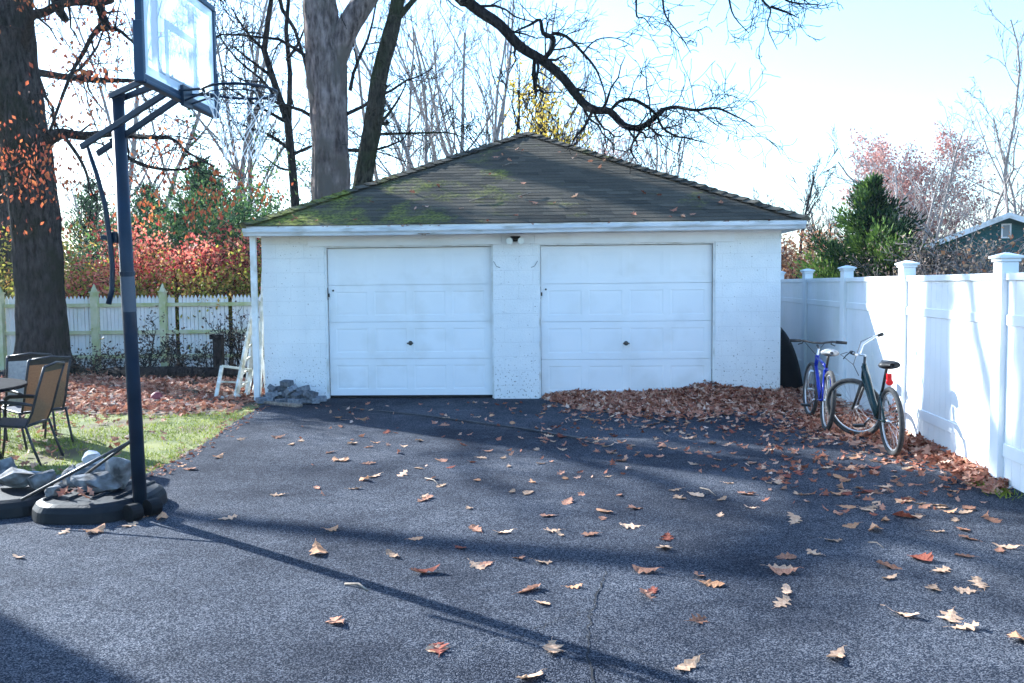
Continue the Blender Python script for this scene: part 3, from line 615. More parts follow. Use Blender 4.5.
pxline(br, s36([(150, 515), (185, 495), (230, 480), (300, 490), (400, 480), (480, 490), (560, 495), (620, 500), (680, 550), (770, 600)]), OY, [.14, .1, .07, .045, .025, .012], twigs=16, cf=cfo, dY=-2, jit=.25, tl=1.2, tips=tips)
pxline(br, s36([(400, 500), (450, 560), (520, 595), (600, 610), (680, 605), (760, 560)]), OY-1.5, [.04, .03, .012], twigs=10, cf=cfo, tips=tips)
pxline(br, s36([(230, 490), (280, 560), (310, 620), (325, 683), (350, 720)]), OY-1, [.035, .025, .012], twigs=9, cf=cfo, tips=tips)
pxline(br, s36([(120, 560), (60, 600), (-30, 620)]), OY-.7, [.04, .02], twigs=8, cf=cfo, tips=tips, dY=-.6)
pxline(br, s36([(150, 500), (120, 580), (110, 640), (60, 680)]), OY-.7, [.03, .02], twigs=9, cf=cfo, tips=tips, dY=-.6)
br.tube([Vector((-8.8, 16.4, 7.2)), Vector((-10.5, 16.2, 8.2)), Vector((-12.8, 16.2, 9)), Vector((-14.5, 16.8, 9.1)), Vector((-16.2, 17.4, 9.0)), Vector((-18, 18.3, 8.6))], [.24, .2, .17, .14, .11, .05], 10)
for k_ in range(4):      # crown limbs above and outside the frame
    p = at(6, -40-20*k_, OY); an = rg.uniform(0, 6.28)
    grow(br, p, Vector((math.cos(an), math.sin(an)*.6, .8)), 5.5, .13, 0, rg, dict(w=.12, trop=.03, lv=3, nc=[7, 5, 4], start=[.25, .2, .2], ang=(25, 65), lr=.5, rmin=.006))
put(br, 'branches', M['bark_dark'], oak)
lf = MB()
for p in tips:
    for q in range(2):
        if rg.random() < .24: leaf_quad(lf, p+Vector((rg.gauss(0, .07), rg.gauss(0, .07), rg.gauss(0, .07))), rg.uniform(.05, .1), rg, rg.random(), True)
for (x, y, n_) in ((52, 172, 40), (45, 160, 26), (30, 178, 16), (12, 160, 14), (20, 185, 10), (52, 150, 16), (142, 200, 26), (150, 215, 16), (200, 195, 22), (212, 205, 18), (228, 190, 18), (190, 215, 22), (170, 178, 24), (245, 180, 22), (262, 195, 20), (80, 60, 25), (100, 75, 22), (65, 75, 20), (95, 100, 20), (205, 235, 10), (220, 165, 16)):
    c0 = at(x, y, OY-1.3)
    for q in range(int(n_*1.5)): leaf_quad(lf, c0+Vector((rg.gauss(0, .2), rg.gauss(0, .3), rg.gauss(0, .15))), rg.uniform(.06, .115), rg, rg.random(), True)
put(lf, 'foliage', M['oakleaf'], oak, smooth=False, tint=True)

# centre big oak -------------------------------------------------------
CYo = 21.5
ct = mk_tree('oak_tree', Vector((at(331, 300, CYo).x, CYo, 0)), 'huge pale-barked forked oak standing behind the garage, its bare limb reaching over the roof')
tk = MB()
rtube(tk, [Vector((at(331, 300, CYo).x, CYo, -.05)), at(331, 300, CYo), at(331, 200, CYo), at(330, 140, CYo), at(327, 90, CYo), at(325, 55, CYo), at(320, 20, CYo), at(319, -20, CYo), at(316, -120, CYo), at(310, -260, CYo)], [.75, .55, .47, .45, .46, .46, .4, .36, .28, .18], 72, .1, 18, 4.0)
rtube(tk, [at(331, 75, CYo), at(340, 45, CYo), at(352, 20, CYo), at(368, -5, CYo), at(385, -40, CYo-.3), at(405, -110, CYo-1)], [.3, .3, .27, .26, .22, .16], 28, .08, 6, 8.0)
put(tk, 'trunk', M['bark_grey'], ct)
br = MB()
s3 = lambda L: [(500+x/3.01, y/3.01) for x, y in L]
cf2 = dict(w=.2, trop=.0, lv=2, nc=[4, 4], start=[.15, .2], ang=(25, 75), lr=.55, rmin=.005)
LY = 14.5
pxline(br, [(390, -60), (415, -50), (440, -25), (465, 0)], CYo-.6, [.2, .15, .12], dY=-6.3, twigs=0)
pxline(br, [(462, -3)]+s3([(-60, 35), (0, 75), (60, 140), (125, 180), (190, 235), (250, 310), (290, 332), (330, 335), (370, 375), (405, 385), (440, 375), (490, 330)]), LY, [.095, .085, .08, .07, .06, .05, .045], k=8, twigs=22, cf=cf2, tl=1.3, jit=.1)
pxline(br, s3([(490, 330), (530, 322), (590, 332), (650, 325), (700, 345), (740, 365), (770, 385)]), LY, [.035, .025, .015, .006], twigs=26, cf=cf2, tl=1.0, jit=.2)
pxline(br, s3([(335, 330), (360, 305), (400, 300), (440, 320), (470, 345), (490, 385), (530, 410), (560, 415), (620, 430)]), LY-.1, [.03, .028, .02, .008], twigs=20, cf=cf2, tl=.9)
pxline(br, s3([(130, 180), (155, 150), (160, 115), (130, 100), (120, 60), (90, 75), (45, 95)]), LY, [.04, .045, .03, .012], twigs=8, cf=cf2)
pxline(br, s3([(155, 100), (200, 110), (250, 160), (290, 210), (315, 280), (315, 310)]), LY, [.03, .02, .008], twigs=9, cf=cf2)
pxline(br, s3([(250, 160), (290, 120), (350, 115), (400, 140)]), LY, [.014, .006], twigs=5, cf=cf2)
pxline(br, s3([(275, 340), (255, 380), (225, 415), (215, 440)]), LY, [.03, .022, .01], twigs=4, cf=cf2, tl=.6)
pxline(br, s3([(430, 385), (400, 430), (395, 455), (415, 490)]), LY, [.025, .018, .008], twigs=4, cf=cf2, tl=.6)
pxline(br, s3([(550, 410), (535, 460), (540, 500)]), LY, [.012, .005], twigs=3, cf=cf2, tl=.6)
pxline(br, s3([(420, 240), (440, 200), (500, 290), (510, 230)]), LY, [.008, .004], twigs=3, cf=cf2, tl=.5)
for L_ in ([(405, -60), (410, 0), (412, 50), (435, 55), (460, 90)], [(485, -60), (490, 0), (500, 50), (545, 110), (575, 160)], [(680, -60), (690, 0), (705, 50), (750, 100)], [(780, -50), (790, 0), (815, 30), (805, 80), (835, 150)], [(815, 20), (870, 40), (900, 55)], [(850, -30), (860, 0), (900, 10), (960, 15)]):
    pxline(br, s3(L_), LY-1, [.022, .013, .005], twigs=6, cf=cf2, tl=.8)
pxline(br, [(405, -60), (480, -50), (560, -42), (650, -32), (740, -25), (790, -22)], LY-1, [.14, .1, .06, .03], twigs=10, cf=cf2, tl=1.1)
# twigs from big trunk
cf4 = dict(w=.14, trop=.05, lv=3, nc=[5, 4, 4], start=[.2, .2, .2], ang=(25, 65), lr=.5, rmin=.007)
for (x, y, dx, dz) in ((318, 120, -1, .5), (345, 115, .8, .35), (344, 150, .9, .1), (312, 60, -.9, .6), (350, 90, .6, .8)):
    grow(br, at(x, y, CYo), Vector((dx, -.2, dz)), 2.6, .05, 1, rg, cf4)
for k_ in range(6):
    an = rg.uniform(0, 6.28); grow(br, at(316, -60-25*k_, CYo), Vector((math.cos(an), math.sin(an)*.7, .8)), 7, .16, 0, rg, dict(w=.12, trop=.03, lv=3, nc=[7, 5, 4], start=[.25, .2, .2], ang=(25, 65), lr=.5, rmin=.007))
put(br, 'branches', M['bark_dark'], ct)

# leaning mossy tree ----------------------------------------------------
LYn = 20.3
t3 = mk_tree('leaning_tree', Vector((at(352, 300, LYn).x, LYn, 0)), 'mossy leaning tree with flaking bark just right of the big forked oak')
tk = MB()
rtube(tk, [Vector((at(350, 300, LYn).x, LYn, -.05)), at(354, 250, LYn), at(362, 190, LYn), at(368, 150, LYn), at(373, 126, LYn), at(380, 73, LYn), at(390, 38, LYn), at(398, 0, LYn), at(408, -60, LYn)], [.28, .25, .23, .22, .2, .18, .17, .15, .11], 24, .13, 6, 11.0)
tk.tube([at(386, 50, LYn), at(393, 24, LYn), at(405, 10, LYn), at(418, -5, LYn), at(440, -50, LYn)], [.08, .08, .065, .055, .03], 10)
put(tk, 'trunk', M['bark_moss'], t3)
br = MB()
pxline(br, [(372, 128), (385, 118), (398, 100), (406, 84)], LYn, [.05, .03, .012], twigs=7, cf=cf4)
pxline(br, [(374, 122), (388, 124), (386, 120)], LYn, [.05, .03], twigs=0)
pxline(br, [(378, 134), (420, 133), (455, 134), (480, 150)], LYn, [.03, .02, .008], twigs=9, cf=cf4)
for k_ in range(26):
    f = rg.random(); x = 362+f*34; y = 190-f*180
    grow(br, at(x+rg.uniform(-3, 3), y, LYn-.2), Vector((rg.uniform(-1, 1), -.3, rg.uniform(-.4, .8))), rg.uniform(.4, 1.0), .012, 2, rg, dict(w=.25, trop=0, lv=3, nc=[3, 3, 3], start=[.1], ang=(30, 80), lr=.55, rmin=.006))
put(br, 'branches', M['bark_moss'], t3)

# slim twin tree at x~290 ----------------------------------------------
t4 = mk_tree('slim_tree', Vector((at(296, 300, 23).x, 23, 0)), 'slim grey tree splitting into two crooked stems left of the big forked oak')
br = MB()
T = MB()
T.tube([Vector((at(297, 300, 23).x, 23, -.05)), at(297, 240, 23), at(295, 200, 23), at(291, 152, 23), at(288, 123, 23), at(275, 85, 23), at(264, 50, 23), at(268, 20, 23), at(272, -5, 23), at(280, -80, 23)], [.13, .12, .11, .1, .095, .085, .075, .065, .055, .03], 10)
T.tube([at(289, 125, 23), at(290, 73, 23), at(286, 30, 23), at(289, -5, 23), at(295, -80, 23)], [.07, .06, .055, .045, .02], 10)
T.tube([at(276, -20, 23), at(282, 9, 23), at(295, 30, 23), at(304, 58, 23), at(308, 80, 23)], [.05, .05, .045, .04, .02], 8)
put(T, 'trunk', M['bark_dark'], t4)
for L_ in ([(288, 123), (265, 110), (240, 95), (222, 85)], [(290, 150), (270, 135), (250, 128), (225, 118)], [(291, 110), (275, 96), (262, 80), (240, 62), (222, 40), (215, 20)], [(287, 60), (300, 40), (310, 10)], [(292, 155), (312, 146), (335, 140)], [(264, 50), (245, 30), (230, 5)], [(270, 75), (250, 60), (232, 45)], [(294, 170), (280, 168), (262, 155)]):
    pxline(br, L_, 23, [.05, .03, .012], twigs=10, cf=cf4, tl=1.3, jit=.3)
put(br, 'branches', M['bark_dark'], t4)

# multi-stem bare trees behind the roof ---------------------------------
def bare(name, loc_, label, h, stems, seed, m, spread=.35, lv=3, nc=(8, 5, 4), rmin=.012, r0=.12, lean=(0, 0), group=None, w=.07, tips=None):
    rr = random.Random(seed); e = mk_tree(name, loc_, label, group=group); T = MB()
    for s_ in range(stems):
        an = s_*6.283/max(1, stems)+rr.random(); d = Vector((math.cos(an)*spread+lean[0], math.sin(an)*spread+lean[1], 1)) if stems > 1 else Vector((lean[0], lean[1], 1))
        grow(T, Vector(loc_)+Vector((math.cos(an)*.1, math.sin(an)*.1, -.05)), d, h*rr.uniform(.8, 1.05), r0*rr.uniform(.7, 1.1), 0, rr, dict(w=w, trop=.06, lv=lv, nc=list(nc), start=[.25, .15, .15], ang=(20, 50), lr=.42, rmin=rmin, n0=12), tips)
    o = put(T, 'branches', m, e); return e, T
def gp(x, Y): p = at(x, 290, Y); return (p.x, Y, 0)
bare('multistem_tree', gp(470, 33), 'pale many-stemmed bare tree rising behind the left slope of the roof', 13, 6, 21, M['bark_pale'], .28, rmin=.011, r0=.12)
bare('multistem_tree', gp(520, 38), 'bare grey tree behind the roof peak, right of the many-stemmed one', 13, 4, 22, M['bark_pale'], .25, rmin=.011, r0=.11)
bare('multistem_tree', gp(432, 36), 'thin bare tree leaning left behind the garage roof', 13, 3, 23, M['bark_pale'], .2, rmin=.011, r0=.11, lean=(-.15, 0))
bare('bare_tree', gp(580, 46), 'low bushy bare tree behind the right slope of the roof', 10, 4, 24, M['bark_pale'], .35, rmin=.016, r0=.14)
bare('bare_tree', gp(650, 48), 'wide grey bare tree under the overhanging oak limb', 9.5, 5, 25, M['bark_pale'], .4, rmin=.016, r0=.14)
bare('bare_tree', gp(238, 34), 'bare tree with upright stems behind the hoop net', 14, 3, 26, M['bark_pale'], .25, rmin=.014, r0=.14)
bare('bare_tree', gp(130, 36), 'bare tree behind the dark evergreen at the left', 14, 3, 27, M['bark_pale'], .3, rmin=.014, r0=.14)
bare('bare_tree', gp(795, 45), 'slender bare tree just past the right corner of the garage roof', 8.3, 1, 28, M['bark_dark'], nc=(11, 5, 4), rmin=.014, r0=.13)
bare('bare_tree', gp(835, 60), 'small bare tree behind the tip of the evergreen', 8, 3, 29, M['bark_pale'], .2, rmin=.018, r0=.12)
bare('bare_tree', gp(765, 65), 'small bare tree low beside the garage roof corner', 7.5, 3, 33, M['bark_pale'], .2, rmin=.018, r0=.12)
bare('bare_tree', gp(985, 48), 'tall crooked bare tree rising behind the teal house gable', 13, 3, 37, M['bark_pale'], .3, rmin=.015, r0=.14, w=.13)
bare('bare_tree', gp(1030, 42), 'bare dark tree cut by the right edge of the view', 14, 3, 31, M['bark_pale'], .25, rmin=.014, r0=.13, w=.12)
bare('bare_tree', gp(905, 66), 'spreading bare tree left of the teal house', 12, 4, 36, M['bark_pale'], .35, rmin=.018, r0=.18)

# yellow maple behind the peak
def leafy(name, loc_, label, h, seed, mbark, mleaf, n, size, rad, zc, stems=3, group=None, asp=.6, xr=99):
    rr = random.Random(seed); tp = []
    e, T = bare(name, loc_, label, h, stems, seed, mbark, .3, rmin=.012, r0=.11, tips=tp, group=group)
    F_ = MB(); tp = [p for p in tp]
    for k in range(n):
        p = rr.choice(tp)
        if p.z < zc or abs(p.x-loc_[0]) > xr: continue
        leaf_quad(F_, p+Vector((rr.gauss(0, rad), rr.gauss(0, rad), rr.gauss(0, rad*.7))), size*rr.uniform(.6, 1.3), rr, rr.random(), asp=asp)
    put(F_, 'foliage', mleaf, e, smooth=False, tint=True); return e
leafy('yellow_maple', gp(545, 27), 'small maple with bright yellow leaves showing above the roof peak', 7.0, 41, M['bark_dark'], M['yellowleaf'], 2600, .13, .2, 5.0, 5, xr=1.0)
leafy('russet_tree', gp(908, 74), 'rounded distant tree holding pinkish russet leaves beyond the evergreen', 11.5, 43, M['bark_pale'], M['pinkleaf'], 15000, .24, .45, 3, 6)
leafy('russet_tree', gp(610, 80), 'distant pinkish tree low behind the right roof slope', 14, 44, M['bark_pale'], M['pinkleaf'], 5000, .22, .6, 3, 5)

# ---------------------------------------------------------------- conifers
def conifer(name, loc_, label, h, r, seed, m, n=15000, uneven=.3, mbk='bark_dark'):
    rr = random.Random(seed); e = mk_tree(name, loc_, label); T = MB(); F_ = MB(); B = Vector(loc_)
    T.tube([B+Vector((0, 0, -.05)), B+Vector((0, 0, h*.5)), B+Vector((rr.gauss(0, .1), 0, h*.92))], [.14, .08, .02], 8)
    nb = 90; bl = []
    for k in range(nb):
        f = (k+rr.random())/nb; z = h*(.04+.93*f); L = r*(1-f)**1.05*rr.uniform(1-uneven, 1+uneven*.6)+.22
        an = rr.random()*6.283; d = Vector((math.cos(an), math.sin(an), .35+.9*f)).normalized()
        pts = wander(B+Vector((0, 0, z)), d, L, 5, rr, .1, .05); T.tube(pts, [.03, .02, .016, .012, .008, .004], 4); bl.append((pts, L))
    tot = sum(l for _, l in bl)
    for pts, L in bl:
        base = rr.uniform(.0, .9)
        for q in range(int(n*L/tot)):
            f = rr.random()**.65*4.99; i = int(f); p = pts[i].lerp(pts[i+1], f-i); dd = (pts[i+1]-pts[i]).normalized()
            off = Vector((rr.gauss(0, 1), rr.gauss(0, 1), rr.gauss(0, 1)))*.1*L**.5; p = p+off
            u = (dd+off.normalized()*.9+Vector((0, 0, .3))).normalized(); v = u.cross(Vector((rr.gauss(0, 1), rr.gauss(0, 1), rr.gauss(0, 1)))).normalized(); s_ = rr.uniform(.05, .14)
            F_.add([p-v*s_*.2, p+v*s_*.2, p+u*s_+v*s_*.02], [(0, 1, 2)], min(1, max(0, base+rr.gauss(0, .2))))
    put(T, 'trunk', M[mbk], e); put(F_, 'foliage', m, e, smooth=False, tint=True); return e
conifer('juniper_tree', gp(872, 19), 'ragged green juniper growing just behind the white vinyl fence', 3.7, 1.65, 51, M['conifer'], 42000, .9)
conifer('juniper_tree', gp(836, 20.5), 'low juniper bough clump left of the ragged green juniper', 2.4, .9, 52, M['conifer'], 7000, .7)
conifer('juniper_tree', gp(898, 19.6), 'right-hand low juniper bough clump beside the dry bush', 2.75, 1.1, 57, M['conifer'], 11000, .7)
conifer('evergreen_tree', gp(205, 25), 'broad dark evergreen behind the red hedge', 5.1, 2.7, 53, M['conifer_dark'], 36000, .5)
conifer('evergreen_tree', gp(150, 27), 'dark evergreen behind the hoop pole', 4.6, 2.4, 54, M['conifer_dark'], 22000, .3)
conifer('evergreen_tree', gp(95, 30), 'bluish evergreen between the oak trunk and the hoop pole', 5.2, 2.3, 55, M['conifer_dark'], 16000, .4)
conifer('evergreen_tree', gp(0, 30), 'dark evergreen left of the oak trunk', 5.0, 2.2, 56, M['conifer_dark'], 12000, .4)

# ---------------------------------------------------------------- bushes
def bush(name, loc_, label, w_, d_, h, seed, m, n, size, cat='bush', stems=30, z0=.1, group=None, tintf=None, asp=.6, mb_='bark_dark', clump=.12):
    rr = random.Random(seed); e = empty(name, loc_, label, cat, group); T = MB(); F_ = MB(); tp = []; B = Vector(loc_)
    for k in range(stems):
        p = B+Vector((rr.uniform(-w_/2, w_/2)*.8, rr.uniform(-d_/2, d_/2)*.6, z0)); hh = h*rr.uniform(.6, 1.0)
        grow(T, p, Vector((rr.gauss(0, .35), rr.gauss(0, .35), 1)), hh, .018, 1, rr, dict(w=.12, trop=.04, lv=3, nc=[4, 5, 4], start=[.15, .2], ang=(20, 60), lr=.5, rmin=.005), tp)
    for k in range(n):
        p = rr.choice(tp)+Vector((rr.gauss(0, clump), rr.gauss(0, clump), rr.gauss(0, clump)))
        if p.z < z0+.05: continue
        t = tintf(p, rr) if tintf else rr.random()
        leaf_quad(F_, p, size*rr.uniform(.6, 1.3), rr, min(1, max(0, t)), asp=asp)
    put(T, 'branches', M[mb_], e); put(F_, 'foliage', m, e, smooth=False, tint=True); return e
def gp0(x, Y): p = at(x, 290, Y); return (p.x, Y, 0)
for i, (x, Y, h, m, lab) in enumerate(((15, 18.6, 2.1, 'greenyellow', 'yellow-green shrub left of the oak trunk, over the picket fence'),
        (80, 18.7, 2.35, 'greenyellow', 'yellow-green shrub just right of the oak trunk'),
        (120, 18.6, 2.5, 'redleaf', 'red burning bush behind the hoop pole'), (165, 18.8, 2.45, 'redleaf', 'pink-red burning bush in the middle of the hedge'),
        (207, 18.6, 2.5, 'redleaf', 'bright red burning bush near the garage corner'), (243, 18.7, 2.55, 'redleaf', 'coral burning bush beside the garage downspout'),
        (258, 18.0, 2.1, 'greenyellow', 'olive and yellow shrub at the garage corner'), (150, 18.0, 1.75, 'greenyellow', 'low olive shrub against the picket fence under the red ones'), (210, 18.0, 1.7, 'greenyellow', 'low olive shrub near the garage under the red ones'))):
    bush('burning_bush' if m == 'redleaf' else 'shrub', gp0(x, Y+.7), lab, 1.55, .9, h*1.04, 60+i, M[m], 6500, .085, cat='shrub', group='autumn hedge behind the picket fence', stems=26)
bush('green_shrub', gp0(238, 21.5), 'tall airy green shrub rising behind the red hedge beside the garage eave', 3.4, 1.6, 4.3, 91, M['greenleaf'], 13000, .09, cat='shrub', stems=34)
bush('green_shrub', gp0(165, 22.5), 'tall green shrub behind the hoop pole, above the red hedge', 3.2, 1.6, 4.0, 92, M['greenleaf'], 11000, .09, cat='shrub', stems=34)
bush('dry_bush', gp0(950, 17.5), 'dry brown twiggy bush behind the vinyl fence, left of the tallest post', 1.9, 1.0, 2.25, 71, M['drybush'], 5500, .07, stems=60, mb_='bark_pale')
bush('dry_bush', gp0(985, 17), 'dry brown bush in front of the teal house wall', 1.3, .8, 2.1, 72, M['drybush'], 4500, .06, stems=40, mb_='bark_pale')
bush('dry_bush', gp0(922, 18), 'dark thin bush between juniper and teal house', 1.2, .9, 2.4, 73, M['drybush'], 1000, .06, stems=26)
bush('tall_grass', gp0(1015, 10.5), 'straw-coloured dry weeds above the fence at the right edge', .9, .6, 1.95, 74, M['orangebrush'], 900, .07, stems=18, mb_='bark_pale')
bush('orange_brush', gp0(795, 24), 'orange-brown brush between garage and juniper', 2.0, 1.5, 2.6, 75, M['orangebrush'], 3800, .11, stems=30)
bush('orange_brush', gp0(812, 30), 'paler orange brush farther behind the garage corner', 2.5, 1.5, 3.0, 76, M['orangebrush'], 3000, .12, stems=30)
# dark viny shrubs at the picket fence
def vfp(x, Y=16.4): p = at(x, 330, Y); return (p.x, Y, 0)
for i, (x, w_, h, n, lab) in enumerate(((75, 1.0, .5, 500, 'low dark creeper at the foot of the oak trunk'), (105, 1.2, .55, 700, 'low dark creeper between trunk and hoop pole'), (160, 1.1, 1.15, 600, 'dark-leaved vine climbing the picket fence by its middle post'),
        (195, 1.3, .7, 900, 'dark bramble spreading along the picket fence'), (232, .9, 1.15, 700, 'dark bramble beside the leaning boards'), (248, .5, 1.45, 350, 'tall dark vine at the garage end of the picket fence'), (135, .8, .6, 500, 'dark creeper behind the hoop pole'))):
    bush('bramble', vfp(x), lab, w_*.8, .3, h*.85, 80+i, M['vineleaf'], int(n*.55), .06, cat='vine', stems=5, z0=0.0)
mb = MB(); p = vfp(218, 15.8); mb.box((p[0]-.08, p[1]-.08, 0), (p[0]+.08, p[1]+.08, .78)); mb.box((p[0]-.13, p[1]-.09, .7), (p[0]-.081, p[1]+.09, .785))
tag(center(mb.build('wooden_post', M['bark_dark'], None, bevel=.01)), 'short dark rotten post standing before the picket fence', 'post')
mb = MB(); a = vfp(110, 15.9); b_ = vfp(250, 15.5)
mb.tube([Vector(a)+Vector((0, 0, .1)), Vector(a).lerp(Vector(b_), .5)+Vector((0, 0, .13)), Vector(b_)+Vector((0, 0, .1))], [.12, .11, .09], 10)
tag(center(mb.build('log', M['bark_dark'], None, smooth=True)), 'long dark log lying along the foot of the picket fence', 'log')

# ---------------------------------------------------------------- distant woods
rw = random.Random(5); wd = MB()
for k in range(110):
    x = rw.uniform(-160, 1180); Y = rw.uniform(70, 120); p = at(x, 288, Y); p.z = 0
    hh = rw.uniform(6, 12) if x > 560 else rw.uniform(7, 12)
    if 660 < x < 860: hh *= .75
    for s_ in range(rw.choice((1, 2, 3))):
        grow(wd, p+Vector((rw.gauss(0, .4), 0, 0)), Vector((rw.gauss(0, .2), rw.gauss(0, .2), 1)), hh, .16, 0, rw, dict(w=.07, trop=.06, lv=2, nc=[12, 7], start=[.15, .1], ang=(20, 50), lr=.4, rmin=.02, n0=8))
    # understorey
    for s_ in range(10):
        grow(wd, p+Vector((rw.gauss(0, 2.5), rw.gauss(0, 1), 0)), Vector((rw.gauss(0, .3), rw.gauss(0, .3), 1)), rw.uniform(1.5, 4), .05, 1, rw, dict(w=.1, trop=.06, lv=2, nc=[6, 6], start=[.1, .1], ang=(20, 50), lr=.5, rmin=.022))
o = wd.build('distant_woods', mat('distant_twigs', (.2, .155, .15, 1), (.34, .27, .26, 1), .2, .9), smooth=False)
tag(o, 'bare grey-pink woods along the horizon behind everything', 'woods', kind='stuff')

# off-frame tree left of the view; it throws the shade bands across the driveway
t5 = mk_tree('oak_tree', (-10.1, 9.75, 0), 'oak standing just outside the left edge, shading the driveway corner')
T = MB(); B = t5.location.copy(); rs = random.Random(3)
T.tube([B+Vector((0, 0, -.05)), B+Vector((0, 0, .5)), B+Vector((0, 0, 3)), B+Vector((.1, .1, 6)), B+Vector((0, .2, 10))], [.75, .55, .5, .42, .25], 16)
put(T, 'trunk', M['bark_oak'], t5)
T = MB()
cfs = dict(w=.13, trop=.02, lv=3, nc=[7, 5, 4], start=[.2, .2, .2], ang=(25, 65), lr=.5, rmin=.01)
for k in range(4):
    an = k*1.6; grow(T, B+Vector((0, 0, 6.2+k*.8)), Vector((math.cos(an), math.sin(an), .55)), 5.5, .15, 0, rs, cfs)
put(T, 'branches', M['bark_dark'], t5)
t6 = mk_tree('oak_tree', (-14.6, 22.4, 0), 'second oak outside the left edge, farther back')
T = MB(); B = t6.location.copy()
T.tube([B+Vector((0, 0, -.05)), B+Vector((0, 0, 3)), B+Vector((.1, .1, 7)), B+Vector((0, .2, 11))], [.55, .42, .36, .2], 14)
put(T, 'trunk', M['bark_oak'], t6)
T = MB()
for k in range(4):
    an = k*1.6+.4; grow(T, B+Vector((0, 0, 7+k*.9)), Vector((math.cos(an), math.sin(an), .55)), 6, .15, 0, rs, cfs)
put(T, 'branches', M['bark_dark'], t6)

for (lx_, ly_, hh_, rr0, lab) in ((-10.75, 20.1, 11.5, .6, 'oak trunk close behind the large left oak and almost hidden by it'), (-14.3, 26.1, 19, .6, 'tall oak far behind the large left oak, hidden by its trunk')):
    t7 = mk_tree('oak_tree', (lx_, ly_, 0), lab); T = MB(); B = t7.location.copy()
    T.tube([B+Vector((0, 0, -.05)), B+Vector((-.05, 0, hh_*.3)), B+Vector((-.2, 0, hh_*.6)), B+Vector((-.3, .2, hh_))], [rr0*1.2, rr0, rr0*.9, rr0*.5], 14)
    put(T, 'trunk', M['bark_oak'], t7); T = MB()
    for k in range(3):
        an = k*2.1+.9; grow(T, B+Vector((-.2, 0, hh_*(.72+.08*k))), Vector((math.cos(an), math.sin(an), 1.4)), 3, .06, 1, rs, cfs)
    put(T, 'branches', M['bark_dark'], t7)

# ---------------------------------------------------------------- teal house
hp = at(1007.6, 213.5, 36); hz = hp.z
hs_ = empty('teal_house', (hp.x, 36, 0), 'teal house gable with white rake boards and a small attic window', 'house', rz=R(-20))
pt = 25/62*1.0; hw = 4.2; ev = hz-.1-hw*pt
mb = MB(); mb.add([(-hw, 0, 0), (hw, 0, 0), (hw, 0, ev), (0, 0, hz-.1), (-hw, 0, ev), (-hw, 9, 0), (hw, 9, 0), (hw, 9, ev), (0, 9, hz-.1), (-hw, 9, ev)], [(0, 1, 2, 3, 4), (9, 8, 7, 6, 5), (1, 6, 7, 2), (0, 4, 9, 5)])
z = .2
while z < hz-.25:
    hh_ = hw if z < ev else (hz-.1-z)/pt
    if hh_ > .25: mb.add([(-hh_+.05, -.03, z), (hh_-.05, -.03, z), (hh_-.05-.05, -.004, z+.17), (-hh_+.1, -.004, z+.17)], [(0, 1, 2, 3)]); mb.add([(-hh_+.05, -.004, z), (hh_-.05, -.004, z), (hh_-.05, -.03, z), (-hh_+.05, -.03, z)], [(0, 1, 2, 3)])
    z += .18
mb.build('wall', M['tealsiding'], hs_)
mb = MB(); ho = hw+.5; eo = hz-ho*pt
for s_ in (-1, 1):
    a_ = [(0, -.4, hz), (s_*ho, -.4, eo), (s_*ho, 9.4, eo), (0, 9.4, hz)]; b2 = [(x, y, z-.12) for x, y, z in a_]
    mb.add(a_+b2, [(0, 1, 2, 3), (7, 6, 5, 4), (0, 4, 5, 1), (1, 5, 6, 2), (2, 6, 7, 3)])
mb.build('roof', M['greyroof'], hs_)
mb = MB()
for s_ in (-1, 1): mb.add([(0, -.43, hz+.02), (s_*ho, -.43, eo+.02), (s_*ho, -.43, eo-.2), (0, -.43, hz-.2), (0, -.402, hz+.02), (s_*ho, -.402, eo+.02), (s_*ho, -.402, eo-.2), (0, -.402, hz-.2)], [(0, 1, 2, 3), (4, 5, 1, 0), (3, 2, 6, 7)])
mb.build('rake_board', M['trim'], hs_)
mb = MB(); mb.box((-.22, -.06, hz-.98), (.14, -.032, hz-.92)); mb.box((-.22, -.06, hz-.46), (.14, -.032, hz-.4)); mb.box((-.22, -.06, hz-.92), (-.16, -.032, hz-.46)); mb.box((.08, -.06, hz-.92), (.14, -.032, hz-.46)); wn = mb.build('window', M['trim'], hs_)
mb = MB(); mb.box((-.16, -.045, hz-.92), (.08, -.036, hz-.46)); mb.build('pane', M['glass'], wn)

# ---------------------------------------------------------------- basketball hoop
hb = empty('basketball_hoop', (-2.6, 6.25, 0), 'tall dark blue portable basketball hoop with clear backboard and white net', 'basketball hoop')
HB = hb.location.copy()
def hput(mb, name, m, par=None, smooth=False, bevel=0):
    o = mb.build(name, m, par or hb, smooth=smooth, bevel=bevel); o.data.transform(Matrix.Translation(-HB)); return o
pb = at(140.5, 509, 6.25); ptop = at(117, 95, 6.1)
mb = MB(); mb.tube([pb, ptop], [.048, .043], 18); pole = hput(mb, 'pole', M['hoop'], smooth=True)
fa, fb = (509-306)/(509-95), (509-271)/(509-95)
mb = MB(); mb.tube([pb.lerp(ptop, fa), pb.lerp(ptop, fb)], [.0475, .047], 18, cap=False); hput(mb, 'pole_sticker', M['hoopgrey'], smooth=True)
mb = MB(); mb.tube([pb.lerp(ptop, fb+.002), pb.lerp(ptop, fb+.012)], [.052, .052], 18); mb.tube([ptop+Vector((0, 0, -.02)), ptop+Vector((0, 0, .02))], [.05, .05], 18); hput(mb, 'pole_collar', M['hoop'], smooth=False)
BX, BYc, BZ = -2.11, 5.9, 2.815; BW, BHt = 1.16, .76; BA = R(3.0)
BM = Matrix.Translation((BX, BYc, BZ)) @ Matrix.Rotation(-BA, 4, 'Z')   # local: y along board, x = normal
def bl(mb, a, b_): mb.box(a, b_, BM)
